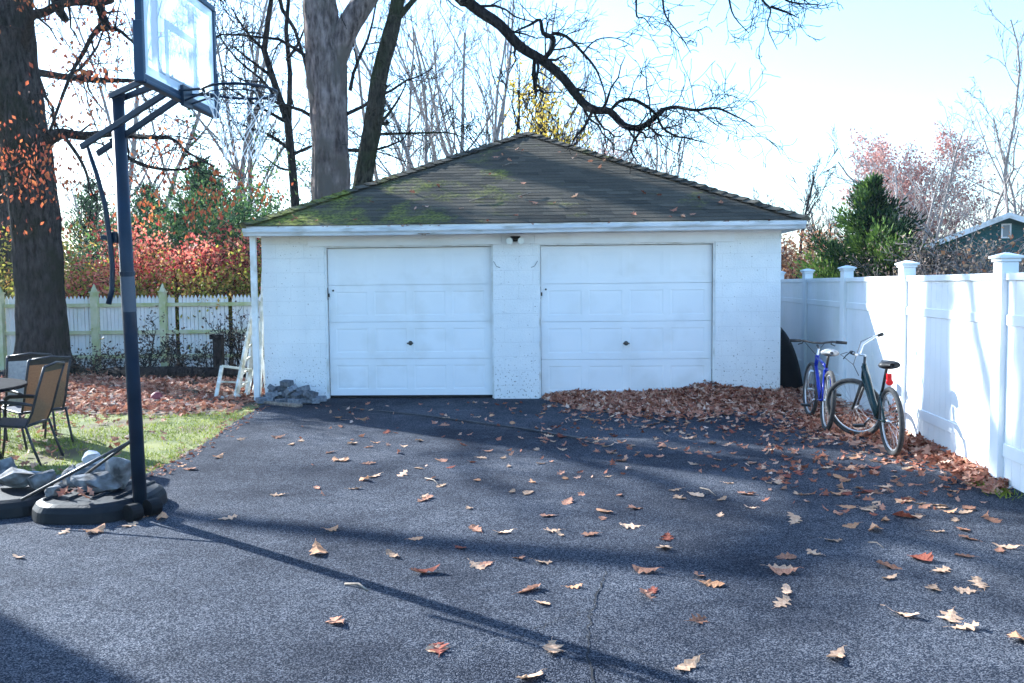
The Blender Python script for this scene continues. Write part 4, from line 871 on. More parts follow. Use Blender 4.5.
y0, y1 = -BW/2, BW/2; T_ = .04
mb = MB(); bl(mb, (-.03, y0, 0), (.012, y1, T_)); bl(mb, (-.03, y0, BHt-T_), (.012, y1, BHt)); bl(mb, (-.03, y0, T_), (.012, y0+T_, BHt-T_)); bl(mb, (-.03, y1-T_, T_), (.012, y1, BHt-T_))
bo = hput(mb, 'backboard', M['frame_blue'], bevel=.006)
mb = MB(); bl(mb, (-.04, y0-.012, -.015), (.018, y0+.02, .34)); bl(mb, (-.04, y0+.021, -.016), (.018, y1+.01, .012)); bl(mb, (-.04, y1-.02, .013), (.018, y1+.012, .3)); hput(mb, 'pad', M['frame_blue'], bo, bevel=.008)
mb = MB(); bl(mb, (-.012, y0+T_, T_), (-.004, y1-T_, BHt-T_)); hput(mb, 'acrylic_panel', M['acrylic'], bo)
mb = MB(); q = .055
bl(mb, (-.002, y0+T_, T_), (.001, y1-T_, T_+q)); bl(mb, (-.002, y0+T_, BHt-T_-q), (.001, y1-T_, BHt-T_)); bl(mb, (-.002, y0+T_, T_+q), (.001, y0+T_+q, BHt-T_-q)); bl(mb, (-.002, y1-T_-q, T_+q), (.001, y1-T_, BHt-T_-q))
hput(mb, 'border_marking', M['mark'], bo)
mb = MB(); sw = .24; z0, z1 = .05, .44; q = .045
bl(mb, (-.0025, -sw, z0), (.002, sw, z0+q)); bl(mb, (-.0025, -sw, z1-q), (.002, sw, z1)); bl(mb, (-.0025, -sw, z0+q), (.002, -sw+q, z1-q)); bl(mb, (-.0025, sw-q, z0+q), (.002, sw, z1-q))
hput(mb, 'target_square', M['mark'], bo)
mb = MB(); bl(mb, (-.06, -.3, .1), (-.032, -.26, BHt-.08)); bl(mb, (-.06, .26, .1), (-.032, .3, BHt-.08)); bl(mb, (-.06, -.26, .1), (-.032, .26, .13)); hput(mb, 'back_brace', M['frame_blue'], bo)
# rim
RC = BM @ Vector((.15+.2286, 0, .045)); rr_ = .2286
mb = MB(); mb.torus(RC, rr_, .009, Matrix(((1, 0, 0), (0, 0, 1), (0, 1, 0))), 48, 8)
for s_ in (-1, 1): mb.tube([BM @ Vector((.0, s_*.06, .045)), BM @ Vector((.16, s_*.1, .045)), RC+Vector((-.12, s_*.19, 0))], .008, 6); mb.tube([BM @ Vector((.0, s_*.05, -.03)), BM @ Vector((.17, s_*.07, .03)), RC+Vector((-.2, s_*.11, 0))], .007, 6)
mb.torus(RC+Vector((0, 0, -.035)), rr_*.98, .004, Matrix(((1, 0, 0), (0, 0, 1), (0, 1, 0))), 48, 6)
bl(mb, (.013, -.07, -.05), (.035, .07, .08)); hput(mb, 'rim', M['hoop'])
# net
mb = MB(); ns = 14; lv_ = 7
def npt(i, l):
    a = 2*math.pi*(i+.5*(l % 2))/ns; f = l/lv_; r_ = rr_*(1-.55*f**.75); return RC+Vector((r_*math.cos(a), r_*math.sin(a), -.02-.42*f+.006*math.sin(i*2.3+l)))
for l in range(lv_):
    for i in range(ns):
        j = i if l % 2 == 0 else i+1
        p = npt(i, l); a1 = npt(i-1 if l % 2 == 0 else i, l+1); a2 = npt(i if l % 2 == 0 else i+1, l+1)
        mb.tube([p, a1], .0024, 4, cap=False); mb.tube([p, a2], .0024, 4, cap=False)
hput(mb, 'net', M['net'])
# arms
for s_ in (-1, 1):
    dy = Vector((0, s_*.06, 0))
    mb = MB(); mb.bar(ptop+dy+Vector((-.02, 0, -.02)), BM @ Vector((-.06, s_*.09, .17)), .022, .04); hput(mb, 'arm', M['hoop'], bevel=.003)
    st = at(84+4*(s_+1), 148+2*(s_+1), 6.1)+dy*0; st.y = 6.12+s_*.06
    mb = MB(); mb.bar(st, BM @ Vector((-.06, s_*.09, .03)), .022, .04); hput(mb, 'arm', M['hoop'], bevel=.003)
hd = [at(87, 146, 6.12), at(97, 175, 6.12), at(105, 205, 6.12), at(110, 240, 6.12), at(112.5, 268, 6.12), at(112, 290, 6.12), at(108.5, 304, 6.12)]
mb = MB(); mb.tube(hd, [.014, .016, .018, .018, .018, .018, .02], 8); hput(mb, 'lift_handle', M['hoop'], smooth=True)
mb = MB(); mb.bar(at(101, 237, 6.15), at(120, 240, 6.17), .03, .03); mb.bar(at(115, 232, 6.15), at(115, 243, 6.15), .03, .04); hput(mb, 'handle_bracket', M['hoop'], bevel=.004)
# tank base
def tank(poly, h, name, lab=None):
    mb = MB(); n = len(poly); cx = sum(p[0] for p in poly)/n; cy = sum(p[1] for p in poly)/n
    rings = [(0.0, .03), (0.0, .0), (.03, -.01), (.55, 0.01), (.85, .06), (1.0, .14), (1.0, .2)]
    vs = []
    for (fz, ins) in rings:
        for p in poly: vs.append((p[0]+(cx-p[0])*ins, p[1]+(cy-p[1])*ins, .014+h*fz))
    vs = vs[:]; fs = [(i*n+j, i*n+(j+1) % n, (i+1)*n+(j+1) % n, (i+1)*n+j) for i in range(len(rings)-1) for j in range(n)]+[tuple(range((len(rings)-1)*n, len(rings)*n))]
    mb.add(vs, fs); return mb
def rpoly(pts, r=.08, k=4):
    out = []; n = len(pts)
    for i in range(n):
        p0 = Vector(pts[i-1]); p = Vector(pts[i]); p1 = Vector(pts[(i+1) % n]); a = p+(p0-p).normalized()*r; b_ = p+(p1-p).normalized()*r
        for j in range(k+1):
            t = j/k; out.append(tuple(a*(1-t)**2+p*2*t*(1-t)+b_*t*t))
    return out
base_main = rpoly([(-2.68, 6.1), (-2.56, 6.36), (-2.58, 6.66), (-2.8, 6.9), (-3.3, 6.88), (-3.38, 6.2), (-3.22, 6.0), (-2.82, 5.98)], .09)
mb = tank(base_main, .125, 'base'); bs = hput(mb, 'base', M['tank'], smooth=False, bevel=.012)
mb = tank(rpoly([(-3.38, 6.22), (-3.36, 6.85), (-3.95, 6.9), (-4.35, 6.6), (-4.3, 6.25), (-3.7, 6.08)], .1), .12, 'base'); hput(mb, 'base_wing', M['tank'], bevel=.012)
mb = MB()
for k in range(4): mb.tube([Vector((-3.25+k*.16, 6.16+k*.01, .135)), Vector((-3.2+k*.16, 6.72, .135))], [.022, .022], 8)
hput(mb, 'base_rib', M['tank'], bs, smooth=True)
mb = MB()
for dx, dy in ((.0, .0), (.075, .14)):
    p = Vector((-2.6+dx, 6.1+dy, .07)); mb.tube([p+Vector((-.03, -.05, 0)), p+Vector((.015, .02, 0))], [.06, .06], 16)
hput(mb, 'wheel', M['blackplastic'])
s0 = at(131.5, 441, 6.2)
for (x, y, Yv) in ((22, 514, 6.1), (74, 497, 6.62)):
    mb = MB(); e_p = at(x, y, Yv); e_p.z = .16; mb.tube([s0, e_p], .011, 8); hput(mb, 'strut', M['darksteel'], smooth=True)
# rocks
def rock(x, y, Y, w_, h_, d_, seed, m='rock', rz=0, flat=False, name='rock', lab='', zb=None):
    rr = random.Random(seed); me = bmesh.new(); bmesh.ops.create_icosphere(me, subdivisions=3, radius=.5)
    pl = [Vector((rr.gauss(0, 1), rr.gauss(0, 1), rr.gauss(0, 1))).normalized() for _ in range(11)]
    for v in me.verts:
        co = v.co.copy()
        for q in pl:
            dd = co.dot(q); lim = .27
            if dd > lim: co -= q*(dd-lim)
        co += Vector((rr.gauss(0, .006), rr.gauss(0, .006), rr.gauss(0, .006)))
        v.co = Vector((co.x*w_*1.7, co.y*d_*1.7, co.z*h_*1.7))
    zm = min(v.co.z for v in me.verts)
    for v in me.verts: v.co.z -= zm+.004
    d = bpy.data.meshes.new(name); me.to_mesh(d); me.free(); d.materials.append(M[m])
    o = bpy.data.objects.new(name, d); COL.objects.link(o); p = at(x, y, Y); o.location = (p.x, Y, zb if zb is not None else p.z-h_/2); o.rotation_euler = (0, 0, rz)
    return tag(o, lab, 'rock', 'rocks weighing down the hoop base')
px = 6.5/900
RK = [(4, 480, 7.3, 34, 30, 'squared grey block at the left edge of the rock heap', 'rock', 0), (28, 481, 7.0, 50, 20, 'long flat pale slab lying behind the front rocks', 'rock', 0), (17, 492, 6.6, 36, 22, 'rounded grey rock in front of the flat slab', 'rock', .13), (42, 489, 6.55, 27, 22, 'angular blue-grey rock beside the left strut', 'rock', .13), (93, 472, 6.75, 22, 22, 'small white rock topping the heap by the pole', 'rockwhite', .24),
      (95, 484, 6.7, 42, 13, 'dark flat stone layered near the pole', 'rock', .2), (98, 494, 6.5, 48, 18, 'wide dark stone under the flat one near the pole', 'rock', .135), (122, 489, 6.5, 22, 27, 'upright tan block touching the pole foot', 'rock', .135), (72, 490, 6.6, 20, 24, 'brown-grey stone between the struts', 'rock', .135), (54, 501, 6.3, 18, 10, 'small pebble on the tank under the strut', 'rock', .135), (62, 479, 7.2, 36, 14, 'long low stone behind the struts', 'rock', 0), (78, 476, 7.15, 22, 14, 'brown stone behind the white rock', 'rock', 0)]
for i, (x, y, Y, wpx, hpx, lab, mm, zb) in enumerate(RK): rock(x, y, Y, wpx*px, hpx*px*.8, wpx*px*.75, 100+i, mm, lab=lab, zb=zb, rz=rnd.uniform(-.4, .4))

# ---------------------------------------------------------------- patio chairs and table
def patio_chair(loc_, rz, label, sling='sling', group='sling patio chairs on the lawn'):
    e = empty('patio_chair', loc_, label, 'chair', group, rz=rz)      # faces local -X
    w_ = .27; fr = MB(); r_ = .014; e.scale = (.88, .88, .88)
    for s_ in (-1, 1):
        y = s_*w_
        fr2 = MB(); fr2.tube([(-.3, y, 0), (-.27, y, .2), (-.25, y, .43)], r_, 8); fr2.tube([(-.25, y, .43), (-.245, y, .62), (-.2, y, .655)], r_, 8); fr2.build('leg', M['chairframe'], e, smooth=True)
        fr2 = MB(); fr2.tube([(.34, y, 0), (.26, y, .22), (.2, y, .42)], r_, 8); fr2.build('leg', M['chairframe'], e, smooth=True)
        fr2 = MB(); fr2.tube([(-.26, y, .64), (-.2, y, .66), (0, y, .665), (.2, y, .645), (.28, y, .63)], [.018, .02, .022, .018, .014], 8); fr2.build('armrest', M['chairframe'], e, smooth=True)
    fr = MB()
    for s_ in (-1, 1): y = s_*(w_-.03); fr.tube([(-.25, y, .43), (0, y, .415), (.19, y, .4), (.26, y, .55), (.33, y, .8), (.4, y, 1.02)], r_, 8)
    fr.tube([(.4, -w_+.03, 1.02), (.42, 0, 1.05), (.4, w_-.03, 1.02)], r_, 8); fr.tube([(-.25, -w_, .43), (-.25, w_, .43)], r_, 8); fr.tube([(.2, -w_, .41), (.2, w_, .41)], r_, 8)
    fr.build('seat_frame', M['chairframe'], e, smooth=True)
    s1 = MB(); y = w_-.045
    def sheet(mb, pts, y):
        vs = []
        for (x, z) in pts: vs += [(x, -y, z), (x, y, z), (x, -y, z-.006), (x, y, z-.006)]
        for i in range(len(pts)-1):
            a = 4*i; mb.add([vs[a], vs[a+1], vs[a+5], vs[a+4]], [(0, 1, 2, 3)])
    sheet(s1, [(-.25, .442), (-.1, .425), (.05, .415), (.19, .412)], y); o = s1.build('seat', M['slingdark'], e)
    so_ = o.modifiers.new('s', 'SOLIDIFY'); so_.thickness = .006
    s1 = MB(); sheet(s1, [(.205, .43), (.255, .55), (.325, .8), (.385, .98)], y); o = s1.build('backrest', M[sling], e); so_ = o.modifiers.new('s', 'SOLIDIFY'); so_.thickness = .006
    s1 = MB(); sheet(s1, [(.38, .965), (.41, 1.035)], w_-.03); o = s1.build('top_band', M['chairframe'], e); so_ = o.modifiers.new('s', 'SOLIDIFY'); so_.thickness = .012
    return e
patio_chair((-4.6, 8.3, .0), R(4), 'tan sling patio chair seen side-on, nearest to the hoop')
patio_chair((-4.95, 9.25, 0), R(-35), 'tan sling patio chair with its back turned, behind the nearest chair')
patio_chair((-5.35, 9.8, 0), R(-50), 'grey-backed patio chair mostly hidden behind the two tan ones', 'slinggrey')
tb = empty('patio_table', (-5.4, 8.05, 0), 'dark round patio table cut by the left edge', 'table')
mb = MB(); mb.tube([(0, 0, .69), (0, 0, .7), (0, 0, .725), (0, 0, .73)], [.86, .92, .92, .91], 40); mb.build('table_top', M['tabletop'], tb)
for k in range(4):
    a = k*math.pi/2+.6; mb = MB(); mb.tube([(math.cos(a)*.6, math.sin(a)*.6, .69), (math.cos(a)*.55, math.sin(a)*.55, .35), (math.cos(a)*.68, math.sin(a)*.68, 0)], .02, 8); mb.build('leg', M['chairframe'], tb, smooth=True)

# ---------------------------------------------------------------- bicycles
def bicycle(p0, p1, label, Rw, steer, fm, fork_m, sad_m, style, lean=0, tyre='tyre'):
    p0 = Vector(p0); p1 = Vector(p1); d = p1-p0; hd_ = math.atan2(d.y, d.x); wb = d.length
    e = empty('bicycle', p0, label, 'bicycle', None, rz=hd_); e.rotation_euler = (lean, 0, hd_)
    rt = .024
    def wheel(cx, M3, name='wheel'):
        c_ = Vector(cx); mb = MB(); mb.torus(c_, Rw-rt, rt, M3, 56, 10)
        wv = mb.build('wheel', M[tyre], e, smooth=True)
        mb = MB(); mb.torus(c_, Rw-2*rt-.004, .009, M3, 48, 8); mb.build('rim', M['rim'], wv, smooth=True)
        mb = MB()
        for k in range(28):
            a = 2*math.pi*k/28; s_ = 1 if k % 2 else -1
            h = M3 @ Vector((.018*math.cos(a+.9*(1 if k % 4 < 2 else -1)), s_*.028, .018*math.sin(a+.9*(1 if k % 4 < 2 else -1)))); q = M3 @ Vector(((Rw-2*rt-.008)*math.cos(a), 0, (Rw-2*rt-.008)*math.sin(a)))
            mb.tube([c_+h, c_+q], .0015, 3, cap=False)
        mb.build('spokes', M['rim'], wv)
        mb = MB(); mb.tube([c_+M3 @ Vector((0, -.045, 0)), c_+M3 @ Vector((0, .045, 0))], .018, 10); mb.build('hub', M['steel'], wv, smooth=True)
    rear = (0, 0, Rw); wheel(rear, Matrix.Identity(3))
    # steering axis
    ht_b = Vector((wb-.17, 0, .6 if style == 'mtb' else .62)); axd = Vector((-.33, 0, 1)).normalized(); ht_t = ht_b+axd*.16
    Q = Quaternion(axd, steer).to_matrix(); fc = ht_b+Q @ (Vector((wb, 0, Rw))-ht_b)
    wheel(fc, Q)
    mb = MB()
    for s_ in (-1, 1):
        crown = ht_b+Q @ Vector((.01, s_*.055, -.05)); mb.tube([crown, crown.lerp(fc, .5)+Q @ Vector((0, s_*.02, 0)), fc+Q @ Vector((0, s_*.05, 0))], [.017, .015, .011], 8)
    mb.tube([ht_b+Q @ Vector((.01, -.06, -.05)), ht_b+Q @ Vector((.01, .06, -.05))], .018, 8); mb.tube([ht_b-axd*.05, ht_t+axd*.08], .014, 8); fk = mb.build('fork', M[fork_m], e, smooth=True)
    # handlebar
    st = ht_t+axd*.09; ft = st+Q @ Vector((.07, 0, .02)); mb = MB(); mb.tube([ht_t, st, ft], .013, 8)
    if style == 'mtb':
        hbp = [ft+Q @ Vector((x, y, z)) for x, y, z in ((-.04, -.32, .045), (-.02, -.16, .05), (0, -.05, .03), (0, .05, .03), (-.02, .16, .05), (-.04, .32, .045))]
    else:
        hbp = [ft+Q @ Vector((x, y, z)) for x, y, z in ((-.14, -.31, .1), (-.08, -.26, .1), (.0, -.13, .06), (0, -.04, 0), (0, .04, 0), (.0, .13, .06), (-.08, .26, .1), (-.14, .31, .1))]
    mb.tube(hbp, .012, 8); hbo = mb.build('handlebar', M['silver' if style != 'mtb' else 'darksteel'], e, smooth=True)
    for a_, b2 in ((hbp[0], hbp[1]), (hbp[-1], hbp[-2])):
        mb = MB(); mb.tube([a_, a_.lerp(b2, .75)], .018, 10); mb.build('grip', M['saddle'], hbo, smooth=True)
    mb = MB()
    for s_ in (1, -1):
        a_ = hbp[1 if s_ > 0 else -2]; mb.tube([a_, a_+Q @ Vector((.05, 0, -.03)), a_+Q @ Vector((.06, s_*-.05, -.05))], .006, 5)
        mb.tube([a_+Q @ Vector((.03, 0, 0)), a_+Q @ Vector((.14, s_*.05, -.03)), ht_t+Q @ Vector((.12, 0, .0)), ht_b+Q @ Vector((.04, 0, .03))], .0035, 5)
    mb.build('brake_lever', M['darksteel'], hbo, smooth=True)
    # frame
    bb = Vector((.43, 0, .28)); seat_z = .84; stt = Vector((.25, 0, .66 if style == 'mtb' else .56))
    mb = MB(); mb.tube([ht_b, ht_t], .022, 10); mb.tube([bb, stt], .018, 10)
    if style == 'mtb':
        mb.tube([bb, ht_b+axd*.02], .022, 10); mb.tube([stt, ht_t-axd*.03], .018, 10)
    else:
        mb.tube([ht_t-axd*.03, ht_t.lerp(bb, .3)+Vector((0, 0, .0)), ht_t.lerp(bb, .65)+Vector((-.03, 0, -.02)), bb+Vector((-.02, 0, .03))], [.03, .03, .028, .024], 12)
        mb.tube([ht_b, ht_b.lerp(bb, .5)+Vector((-.04, 0, -.05)), bb], .018, 10)
    for s_ in (-1, 1):
        mb.tube([bb+Vector((0, s_*.03, 0)), Vector((0, s_*.06, Rw))], .011, 8); mb.tube([stt+Vector((0, s_*.02, -.03)), Vector((0, s_*.06, Rw))], .01, 8)
    mb.build('frame', M[fm], e, smooth=True)
    sdir = (stt-bb).normalized(); sp = stt+sdir*((seat_z-stt.z-.03)/sdir.z)
    mb = MB(); mb.tube([stt, sp], .014, 8); mb.build('seatpost', M['saddle'], e, smooth=True)
    # saddle
    mb = MB(); ring = []
    prof = [(-.14, .02, .02), (-.12, .085, .035), (-.06, .1, .04), (0, .07, .04), (.06, .035, .035), (.12, .022, .03), (.15, .008, .015)]
    vs = []; kk = 12
    for (x, hw_, hh_) in prof:
        for j in range(kk):
            a = 2*math.pi*j/kk; vs.append(sp+Vector((x, hw_*math.cos(a), .02+hh_*math.sin(a))))
    mb.add(vs, [(i*kk+j, i*kk+(j+1) % kk, (i+1)*kk+(j+1) % kk, (i+1)*kk+j) for i in range(len(prof)-1) for j in range(kk)]+[tuple(range(kk)), tuple((len(prof)-1)*kk+j for j in range(kk))])
    mb.build('saddle', M[sad_m], e, smooth=True)
    if style != 'mtb':
        mb = MB(); mb.tube([sp+Vector((-.05, 0, -.14)), sp+Vector((-.075, 0, -.14))], .03, 12); mb.box(sp+Vector((-.07, -.02, -.12)), sp+Vector((-.03, .02, -.06))); mb.build('reflector', M['redlens'], e)
    # drivetrain
    mb = MB(); 
    for k in range(3): mb.torus(bb+Vector((0, -.05-.008*k, 0)), .09-.02*k, .005, Matrix.Identity(3), 28, 5)
    for k in range(5):
        a = k*1.257; mb.tube([bb+Vector((0, -.05, 0)), bb+Vector((.085*math.cos(a), -.05, .085*math.sin(a)))], .006, 4)
    mb.build('chainring', M['steel'], e, smooth=True)
    for s_, a in ((-1, 2.6), (1, 2.6+math.pi)):
        tip = bb+Vector((.17*math.cos(a), s_*.085, .17*math.sin(a))); mb = MB(); mb.tube([bb+Vector((0, s_*.07, 0)), tip], [.013, .01], 8); cr = mb.build('crank', M['steel'], e, smooth=True)
        mb = MB(); mb.box(tip+Vector((-.045, -.005 if s_ > 0 else -.095, -.012)), tip+Vector((.045, .095 if s_ > 0 else .005, .012))); mb.build('pedal', M['saddle'], cr, bevel=.004)
    mb = MB(); mb.tube([bb+Vector((0, -.05, .088)), Vector((0, -.045, Rw+.035))], .004, 4); mb.tube([bb+Vector((0, -.05, -.088)), Vector((.03, -.045, Rw-.11)), Vector((0, -.045, Rw-.035))], .004, 4); mb.torus(Vector((0, -.045, Rw)), .038, .006, Matrix.Identity(3), 20, 5); mb.build('chain', M['darksteel'], e, smooth=True)
    return e
q0 = gnd(893, 457); q1 = gnd(861, 430)
d_ = Vector((.02, 1, 0)).normalized()
bicycle((q0.x-.01, q0.y, .012), (q0.x+.09, q0.y+1.02, .012), 'dark green bicycle with front wheel turned, leaves caught in its rear spokes', .315, R(48), 'bikegreen', 'darksteel', 'saddle', 'hybrid', lean=R(-2), tyre='tyre')
q0 = gnd(825.5, 432); 
bicycle((q0.x, q0.y, .012), (q0.x+.17, q0.y+1.05, .012), 'blue mountain bike with silver fork parked beside the black tub', .325, R(4), 'bikeblue', 'silver', 'saddlegrey', 'mtb', lean=R(4))

# black tub between garage and fence
mb = MB(); tp0 = at(792, 395, 12.9); vs = []; nz = 12; na = 24
for i in range(nz+1):
    f = i/nz; z = 1.03*f; rx = .36*math.sqrt(max(0, 1-f**2.4))+.02; ry = .42*math.sqrt(max(0, 1-f**3))+.02
    for j in range(na):
        a = 2*math.pi*j/na; rip = 1+.03*math.cos(a*6); vs.append((rx*math.cos(a)*rip-.14*f, ry*math.sin(a)*rip, z))
mb.add(vs, [(i*na+j, i*na+(j+1) % na, (i+1)*na+(j+1) % na, (i+1)*na+j) for i in range(nz) for j in range(na)]+[tuple(nz*na+j for j in range(na))])
mb.torus((0, 0, .03), .38, .022, Matrix(((1, 0, 0), (0, 0, 1.1), (0, 1, 0))), 32, 8)
o = mb.build('garden_tub', M['blackplastic'], smooth=True); o.location = (3.86, 13.1, .012)
tag(o, 'tall black plastic tub stood on end between garage corner and fence', 'tub')

# ---------------------------------------------------------------- things leaning at the garage's left side
def P(x, y, Y): return at(x, y, Y)
lad = empty('ladder', gnd(238, 402), 'old white wooden ladder leaning against the left side of the garage', 'ladder'); LO = lad.location.copy()
def lput(mb, nm, m, par, off): o = mb.build(nm, m, par, bevel=.003); o.data.transform(Matrix.Translation(-off)); return o
fa1, fa2 = P(236, 400, 12.85), P(252, 318, 13.4); fa1.z = .02
fb1, fb2 = P(247, 393, 13.6), P(256, 312, 13.9); fb1.z = .02
for a_, b2 in ((fa1, fa2), (fb1, fb2)):
    mb = MB(); mb.bar(a_, b2+(b2-a_)*.15, .035, .1); lput(mb, 'rail', M['oldwood'], lad, LO)
for k in range(6):
    f = .12+k*.16; mb = MB(); mb.bar(fa1.lerp(fa2, f), fb1.lerp(fb2, f), .03, .03); lput(mb, 'rung', M['oldwood'], lad, LO)
wf = empty('window_frame', gnd(224, 400), 'low white wooden frame standing among leaves beside the ladder', 'window frame'); WO = wf.location.copy()
c4 = [P(216, 400, 12.9), P(246, 401, 13.1), P(252, 370, 13.35), P(222, 366, 13.15)]
c4[0].z = c4[1].z = .02
for i in range(4):
    a_, b2 = c4[i], c4[(i+1) % 4]; mb = MB(); mb.bar(a_, b2, .05, .035); lput(mb, 'frame_bar', M['oldwood'], wf, WO)
mb = MB(); mb.bar(c4[0].lerp(c4[3], .5), c4[1].lerp(c4[2], .5), .03, .025); lput(mb, 'mullion', M['oldwood'], wf, WO)
la = empty('lattice_panel', Vector((-3.58, 13.9, 0)), 'broken yellowed lattice piece propped behind the downspout', 'lattice'); AO = la.location.copy()
mb = MB()
for k in range(9):
    a0 = -3.85+k*.0; y = 13.1+k*.09
    mb.bar((-3.86, 13.1+k*.16, .02), (-3.56, 13.3+k*.16, 1.7-.12*k), .035, .008)
    mb.bar((-3.57, 13.0+k*.16, .02), (-3.8+k*.02, 13.5+k*.1, 1.1), .035, .008)
lput(mb, 'slats', M['oldwood'], la, AO)
mb = MB(); mb.bar((-3.68, 13.0, .015), (-3.6, 13.15, 1.95), .06, .03); lput(mb, 'edge_board', M['oldwood'], la, AO)

# ---------------------------------------------------------------- pavers
pv = MB(); pv.box((-.085, -.055, 0), (.085, .055, .075)); pvo = None
PV = [(272, 402, 0, 0), (285, 403.5, 0, .4), (299, 404, 0, -.3), (311, 402, 0, .2), (320, 402, 0, 1.1), (278, 398, 0, .8), (292, 399, 0, .1), (305, 399, 0, -.5), (270, 397, 0, -.2), (300, 396, 0, .3),
      (276, 400, 1, .2), (289, 400.5, 1, -.4), (303, 400.5, 1, .5), (270, 398, 1, 1.2), (297, 399, 1, 0), (311, 400, 1, .8), (281, 399, 2, .1), (293, 400, 2, .6), (304, 399.5, 2, -.1), (275, 399, 2, .9), (288, 399, 3, -.3), (312, 403, 1, .3), (266, 402, 0, 1.3), (318, 399, 0, .2)]
words = ['flat on the asphalt in the paver heap', 'in the second layer of the paver heap', 'in the third layer of the paver heap', 'near the top of the paver heap', 'on the very top of the paver heap']
for i, (x, y, l, rz) in enumerate(PV):
    if pvo is None:
        o = pvo = pv.build('paver', M['paver'], bevel=.006)
    else: o = pvo.copy(); COL.objects.link(o)
    p = gnd(x, 400.5); o.location = (p.x+.06+rnd.gauss(0, .02), p.y-.3+(y-400)*-.06+rnd.gauss(0, .04), .014+l*.07+(.012*rnd.random())); o.rotation_euler = (rnd.gauss(0, .22)*(l > 0), rnd.gauss(0, .22)*(l > 0), rz*1.6)
    o.scale = (1, 1, 1) if l < 2 else (.95, 1, 1)
    tag(o, 'grey concrete paver lying '+words[l], 'paver', 'concrete pavers heaped by the garage wall, layer %s' % ['one', 'two', 'three', 'four', 'five'][l])
mb = MB(); mb.tube([gnd(276, 407)+Vector((0, 0, .03)), gnd(303, 410)+Vector((0, 0, .03))], .025, 6)
mb2 = MB(); mb2.bar(gnd(262, 404)+Vector((0, 0, .03)), gnd(300, 408)+Vector((0, 0, .03)), .09, .04); tag(center(mb2.build('plank', M['stick'], None, bevel=.004)), 'short grey plank lying in front of the paver heap', 'plank')
# ball
bp_ = gnd(157, 402); me = bmesh.new(); bmesh.ops.create_uvsphere(me, u_segments=24, v_segments=16, radius=.085); d = bpy.data.meshes.new('ball'); me.to_mesh(d); me.free(); d.materials.append(M['ball'])
for p in d.polygons: p.use_smooth = True
o = bpy.data.objects.new('ball', d); COL.objects.link(o); o.location = (bp_.x, bp_.y, .06); tag(o, 'faded red ball lying in the leaf-covered bed', 'ball')
for i, (x, y, l) in enumerate(((150, 403, .5), (116, 407, .35))):
    mb = MB(); a_ = gnd(x-12, y); b2 = gnd(x+18, y+1); mb.tube([a_+Vector((0, 0, .03)), b2+Vector((0, 0, .035))], [.03, .02], 7); tag(center(mb.build('branch', M['stick'], None, smooth=True)), ['grey stick lying in the bed below the ball', 'grey stick lying in the bed behind the hoop pole'][i], 'stick')

# ---------------------------------------------------------------- leaves
OUT = [(0, 0), (.1, .02), (.16, .12), (.22, .07), (.3, .1), (.38, .27), (.46, .2), (.5, .1), (.58, .13), (.66, .3), (.74, .22), (.74, .1), (.82, .12), (.9, .17), (.93, .07), (1, 0)]
OUT2 = [(0, 0), (.08, .05), (.16, .14), (.24, .12), (.32, .2), (.42, .29), (.5, .2), (.56, .2), (.66, .31), (.76, .2), (.84, .21), (.92, .12), (1, 0)]
def leaf_geo(rr, S_=1.0, curl=.25, wide=1.0, simple=False):
    o = (OUT if rr.random() < .45 else OUT2) if not simple else [(0, 0), (.25, .1), (.38, .26), (.52, .1), (.68, .28), (.8, .11), (1, 0)]
    ph = rr.uniform(0, 6.28); a1 = rr.uniform(.3, 1)*curl; a2 = rr.choice((-.7, .5, .9, .2, -.2))*curl; tw = rr.gauss(0, .25)*curl*2
    wl, wr = wide*rr.uniform(.75, 1.2), wide*rr.uniform(.75, 1.2)
    mid = []; L_ = []; R_ = []
    for (x, y) in o:
        base = a1*(x-.5)**2*1.5+.02
        mid.append((x-.5, 0, base))
        L_.append((x-.5, y*wl, base+a2*(y*wl)*1.6+tw*(x-.5)*y+rr.gauss(0, .022)*(y > .05)))
        R_.append((x-.5, -y*wr, base+a2*.8*(y*wr)*1.6-tw*(x-.5)*y+rr.gauss(0, .022)*(y > .05)))
    n = len(o); vs = mid+L_[1:-1]+R_[1:-1]; k = n-2
    fs = [(0, 1, n)]; 
    for i in range(k-1): fs.append((i+1, i+2, n+i+1, n+i))
    fs.append((n-2, n-1, n+k-1))
    fs.append((0, n+k, 1))
    for i in range(k-1): fs.append((i+1, n+k+i, n+k+i+1, i+2))
    fs.append((n-2, n+k+k-1, n-1))
    zm = min(v[2] for v in vs)
    return [Vector((x*S_, y*S_, (z-zm)*S_)) for x, y, z in vs], fs
LM = []
names = ['leaf_tan', 'leaf_brown', 'leaf_red', 'leaf_orange']
for mi, nm in enumerate(names):
    for v_ in range(5):
        rr = random.Random(300+mi*10+v_); vs, fs = leaf_geo(rr, 1, [.12, .3, .5, .35, .22][v_], [1.0, 1.15, .8, 1.3, 1.0][v_])
        if v_ in (0, 3): # stem
            k0 = len(vs); 
        mb = MB(); mb.add(vs, fs); mb.tube([vs[0], vs[0]+Vector((-.1, .02, -.01)), vs[0]+Vector((-.16, .04, -.02))], [.009, .007, .005], 4)
        me = bpy.data.meshes.new('oak_leaf'); me.from_pydata(mb.v, [], mb.f); me.update(); me.materials.append(M[nm]); LM.append((me, mi, v_))
